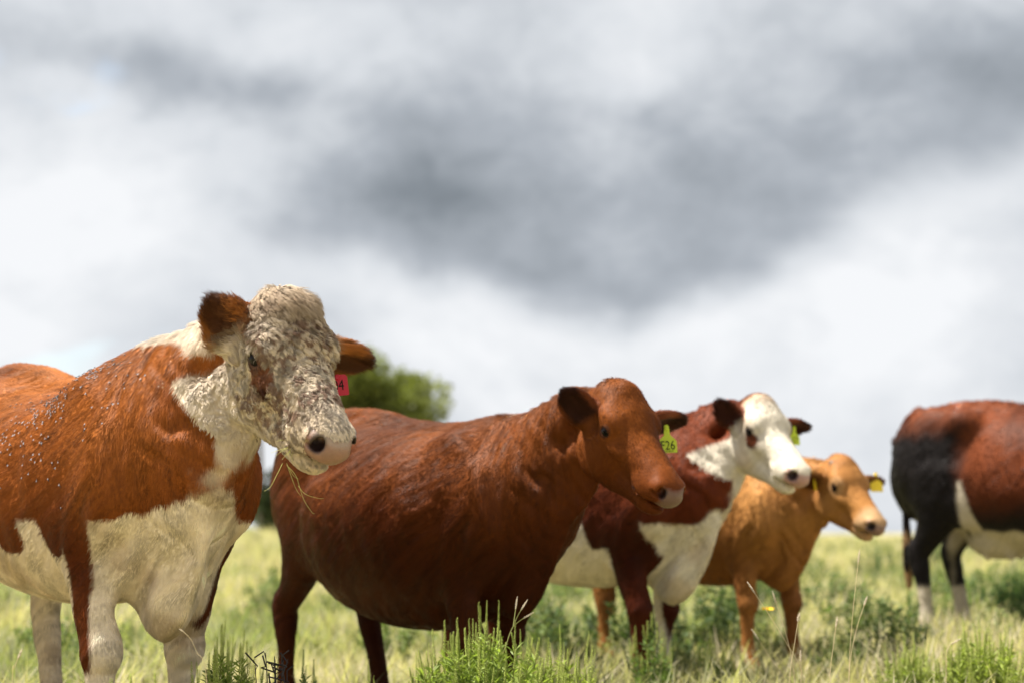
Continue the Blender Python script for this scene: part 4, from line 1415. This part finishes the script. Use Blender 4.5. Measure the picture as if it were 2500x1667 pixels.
# ------------------------------------------------------------------ ear tags
def flat_text(s, size):
    cu = bpy.data.curves.new('number', 'FONT')
    cu.body = s
    cu.size = size
    cu.align_x = 'CENTER'
    cu.align_y = 'CENTER'
    cu.extrude = .0003
    cu.resolution_u = 3
    ob = bpy.data.objects.new('number', cu)
    COL.objects.link(ob)
    dg = bpy.context.evaluated_depsgraph_get()
    me = bpy.data.meshes.new_from_object(ob.evaluated_get(dg))
    bpy.data.objects.remove(ob)
    return me


def tag_mat(name, col):
    return simple_mat(name, col, .4, .4, .12, 30)


M_TAGR, M_TAGY, M_TAGG = tag_mat('red_tag', (.50, .012, .03)), tag_mat('yellow_tag', (.85, .62, .02)), tag_mat('lime_tag', (.52, .62, .02))
M_INK = simple_mat('tag_ink', (.012, .014, .012), .7, .1, .1)


def ear_tag(cow, pos, facing, size, mat, text, label, up=(0, 0, 1), small=None, narrow=True, fine=None):
    """pos, facing in world space: centre of the flag and the way it faces"""
    z = norm(facing)
    yv = norm(np.array(up, float) - z * (np.array(up, float) @ z))
    xv = np.cross(yv, z)
    w, h = size
    if narrow:
        out = [(-w / 2, -h / 2), (w / 2, -h / 2), (w / 2, h * .12), (w * .42, h * .22), (w * .17, h * .46), (w * .13, h * .95), (w * .07, h * 1.03), (-w * .07, h * 1.03), (-w * .13, h * .95), (-w * .17, h * .46), (-w * .42, h * .22), (-w / 2, h * .12)]
    else:
        out = [(-w / 2, -h * .46), (-w * .46, -h / 2), (w * .46, -h / 2), (w / 2, -h * .46), (w / 2, h * .38), (w * .38, h / 2), (-w * .38, h / 2), (-w / 2, h * .38)]
    n = len(out)
    V = [(x, y, 0.0008) for x, y in out] + [(x, y, -.0008) for x, y in out]
    Fc = [tuple(range(n)), tuple(range(2 * n - 1, n - 1, -1))] + [(i, i + n, (i + 1) % n + n, (i + 1) % n) for i in range(n)]
    me = bpy.data.meshes.new('ear_tag')
    me.from_pydata(V, [], Fc)
    me.materials.append(mat)
    M = Matrix((( *[float(a) for a in (xv[0], yv[0], z[0])], float(pos[0])), (*[float(a) for a in (xv[1], yv[1], z[1])], float(pos[1])), (*[float(a) for a in (xv[2], yv[2], z[2])], float(pos[2])), (0, 0, 0, 1)))
    c = cow['o']
    cm_ = Matrix.LocRotScale(c.location, c.rotation_euler, c.scale)
    t = link('ear_tag', me, c, label=label)
    t.matrix_local = cm_.inverted() @ M
    if text:
        tm = flat_text(text, h * .62)
        tm.materials.append(M_INK)
        nb = link('tag_number', tm, t, loc=(0, -h * .12 if narrow else -h * .02, .0014))
        nb.scale = (.9, 1.15, 1)
    if fine:
        tm = flat_text(fine, h * .13)
        tm.materials.append(M_INK)
        link('tag_small_print', tm, t, loc=(0, -h * .43, .0014))
    # pin button
    bm = bmesh.new()
    bmesh.ops.create_cone(bm, cap_ends=True, segments=14, radius1=.009, radius2=.007, depth=.004)
    pmn = bpy.data.meshes.new('tag_button'); bm.to_mesh(pmn); bm.free()
    pmn.materials.append(mat)
    link('tag_button', pmn, t, loc=(0, h * (.82 if narrow else .40), .003))
    return t


def ear_point(cow, side, t):
    o_, a, f, wv, L = cow['ears'][0 if side < 0 else 1]
    return cow['root'] + cow['Rb'] @ ((o_ + a * L * t + f * .012) * cow['s'])


def px_tag(cow, side, t, px, py, *args, **kw):
    d = ear_point(cow, side, t)[1]
    return ear_tag(cow, at(px, py, d), *args, **kw)


px_tag(cow_one, 1, .30, 826, 940, (.20, -1, .05), (.058, .062), M_TAGR, '04', 'red ear tag with a black number', up=(-.12, 0, 1), narrow=False)
px_tag(cow_two, 1, .35, 1630, 1082, (.12, -1, .1), (.066, .066), M_TAGG, 'F26', 'lime yellow ear tag numbered 26', up=(-.05, 0, 1), fine='0.321 0471')
px_tag(cow_three, 1, .35, 1940, 1070, (.45, -1, .1), (.052, .056), M_TAGG, '17', 'lime yellow ear tag under the far ear')
px_tag(cow_four, 1, .45, 2140, 1184, (.2, -1, .15), (.062, .062), M_TAGY, '', 'bright yellow ear tag under the far ear')
px_tag(cow_four, -1, .55, 1990, 1180, (1, -.35, .1), (.062, .062), M_TAGY, '', 'bright yellow ear tag under the near ear', up=(-.25, 0, 1))

# horn bud of the tan cow
hb = cow_four
bm = bmesh.new()
bmesh.ops.create_uvsphere(bm, u_segments=14, v_segments=10, radius=.024)
bme = bpy.data.meshes.new('horn_bud'); bm.to_mesh(bme); bm.free()
bme.materials.append(simple_mat('horn', (.10, .075, .055), .5, .4, .3, 40))
for sd in (-1, 1):
    h_ = link('horn_bud', bme, hb['o'], loc=hb['H'](-.015, sd * .075, -.005))
    h_.scale = (.8, .9, 1.0)

# ------------------------------------------------------------------ flies on the shoulder
fv = np.concatenate([OCT_V * [.0042, .0020, .0018] + [0, 0, .002], OCT_V * [.0015, .0018, .0015] + [.0045, 0, .002]])
ff = np.concatenate([OCT_F, OCT_F + 6])
wv_ = np.array([(.001, .0005, .0035), (-.005, .0035, .0035), (-.006, .001, .0035), (.001, -.0005, .0035), (-.005, -.0035, .0035), (-.006, -.001, .0035)])
fv = np.concatenate([fv, wv_]); ff = np.concatenate([ff, [(12, 13, 14), (15, 16, 17)]])
fmi = np.array([0] * 16 + [1] * 2)
M_FLY = simple_mat('fly_body', (.02, .018, .018), .4, .4)
M_WING = simple_mat('fly_wing', (.30, .29, .30), .15, .6)
fly_me = mesh_np('fly', fv, ff, [M_FLY, M_WING], mat_idx=fmi)
c1 = cow_one
v, N = c1['v'], c1['N']
dn_ = np.zeros(len(v))
for cx_, cz_, rx_, rz_, w_ in ((.20, 1.12, .10, .06, 1.0), (.33, 1.22, .07, .035, 1.1), (.10, 1.02, .18, .14, .35), (-.25, .90, .22, .13, .22), (.48, 1.20, .10, .08, .2)):
    dn_ += w_ * np.exp(-((v[:, 0] - cx_) / rx_) ** 2 - ((v[:, 2] - cz_) / rz_) ** 2)
dn_ *= (v[:, 1] < -.03) * (c1['cols'][:, 2] < .2)
fr_ = np.random.default_rng(41)
ids = fr_.choice(len(v), 300, replace=False, p=dn_ / dn_.sum())
for i in ids:
    wp = c1['root'] + c1['Rb'] @ ((v[i] + N[i] * .004) * c1['s'])
    wn_ = c1['Rb'] @ N[i]
    o = link('fly', fly_me, loc=wp, label='tiny black fly resting on the back and flank of the mottled-faced cow', category='fly', group='flies on the mottled-faced cow')
    qx = Vector(wn_).to_track_quat('Z', 'X')
    o.rotation_euler = (qx.to_matrix() @ Matrix.Rotation(fr_.random() * 6.28, 3, 'Z')).to_euler()
    sc_ = .8 + .35 * fr_.random()
    o.scale = (sc_, sc_, sc_)

# ------------------------------------------------------------------ grass hanging from the mouth
gp = np.random.default_rng(19)
mouth = c1['root'] + c1['Rb'] @ (c1['H'](.40, -.058, -.150) * c1['s'])
dep = mouth[1] - .01
paths, rads = [], []
for k in range(16):
    a = gp.normal(-.6, .9)
    L = .02 + .05 * gp.random()
    e_ = np.array([math.sin(a) * L, -.01 * gp.random(), -abs(math.cos(a)) * L * .8 + .01 * gp.random()])
    s0 = gp.normal(0, .006, 3)
    paths.append(np.array([s0, s0 + e_ * .5 + gp.normal(0, .003, 3), s0 + e_ + [0, 0, -.004]]))
    rads.append(np.array([.0007, .0006, .0003]))
for pl in ([(700, 1135), (722, 1160), (735, 1200), (745, 1225), (762, 1250), (768, 1253)], [(690, 1130), (675, 1160), (660, 1188), (645, 1198)], [(728, 1185), (745, 1205), (775, 1215), (790, 1216)], [(700, 1130), (712, 1165), (724, 1195), (735, 1210)], [(705, 1140), (716, 1160), (728, 1168)]):
    pp = np.array([at(px, py, dep) for px, py in pl]) - mouth
    pp = catmull(pp, 4)
    paths.append(pp); rads.append(np.linspace(.0008, .0004, len(pp)))
v, q_ = tube_mesh(paths, rads, 4)
link('grass_wisp', mesh_np('grass_wisp', v, q_, simple_mat('chewed_grass', (.42, .40, .13), .6)), loc=mouth, label='wisp of chewed grass hanging from the mouth of the mottled-faced cow', category='grass')
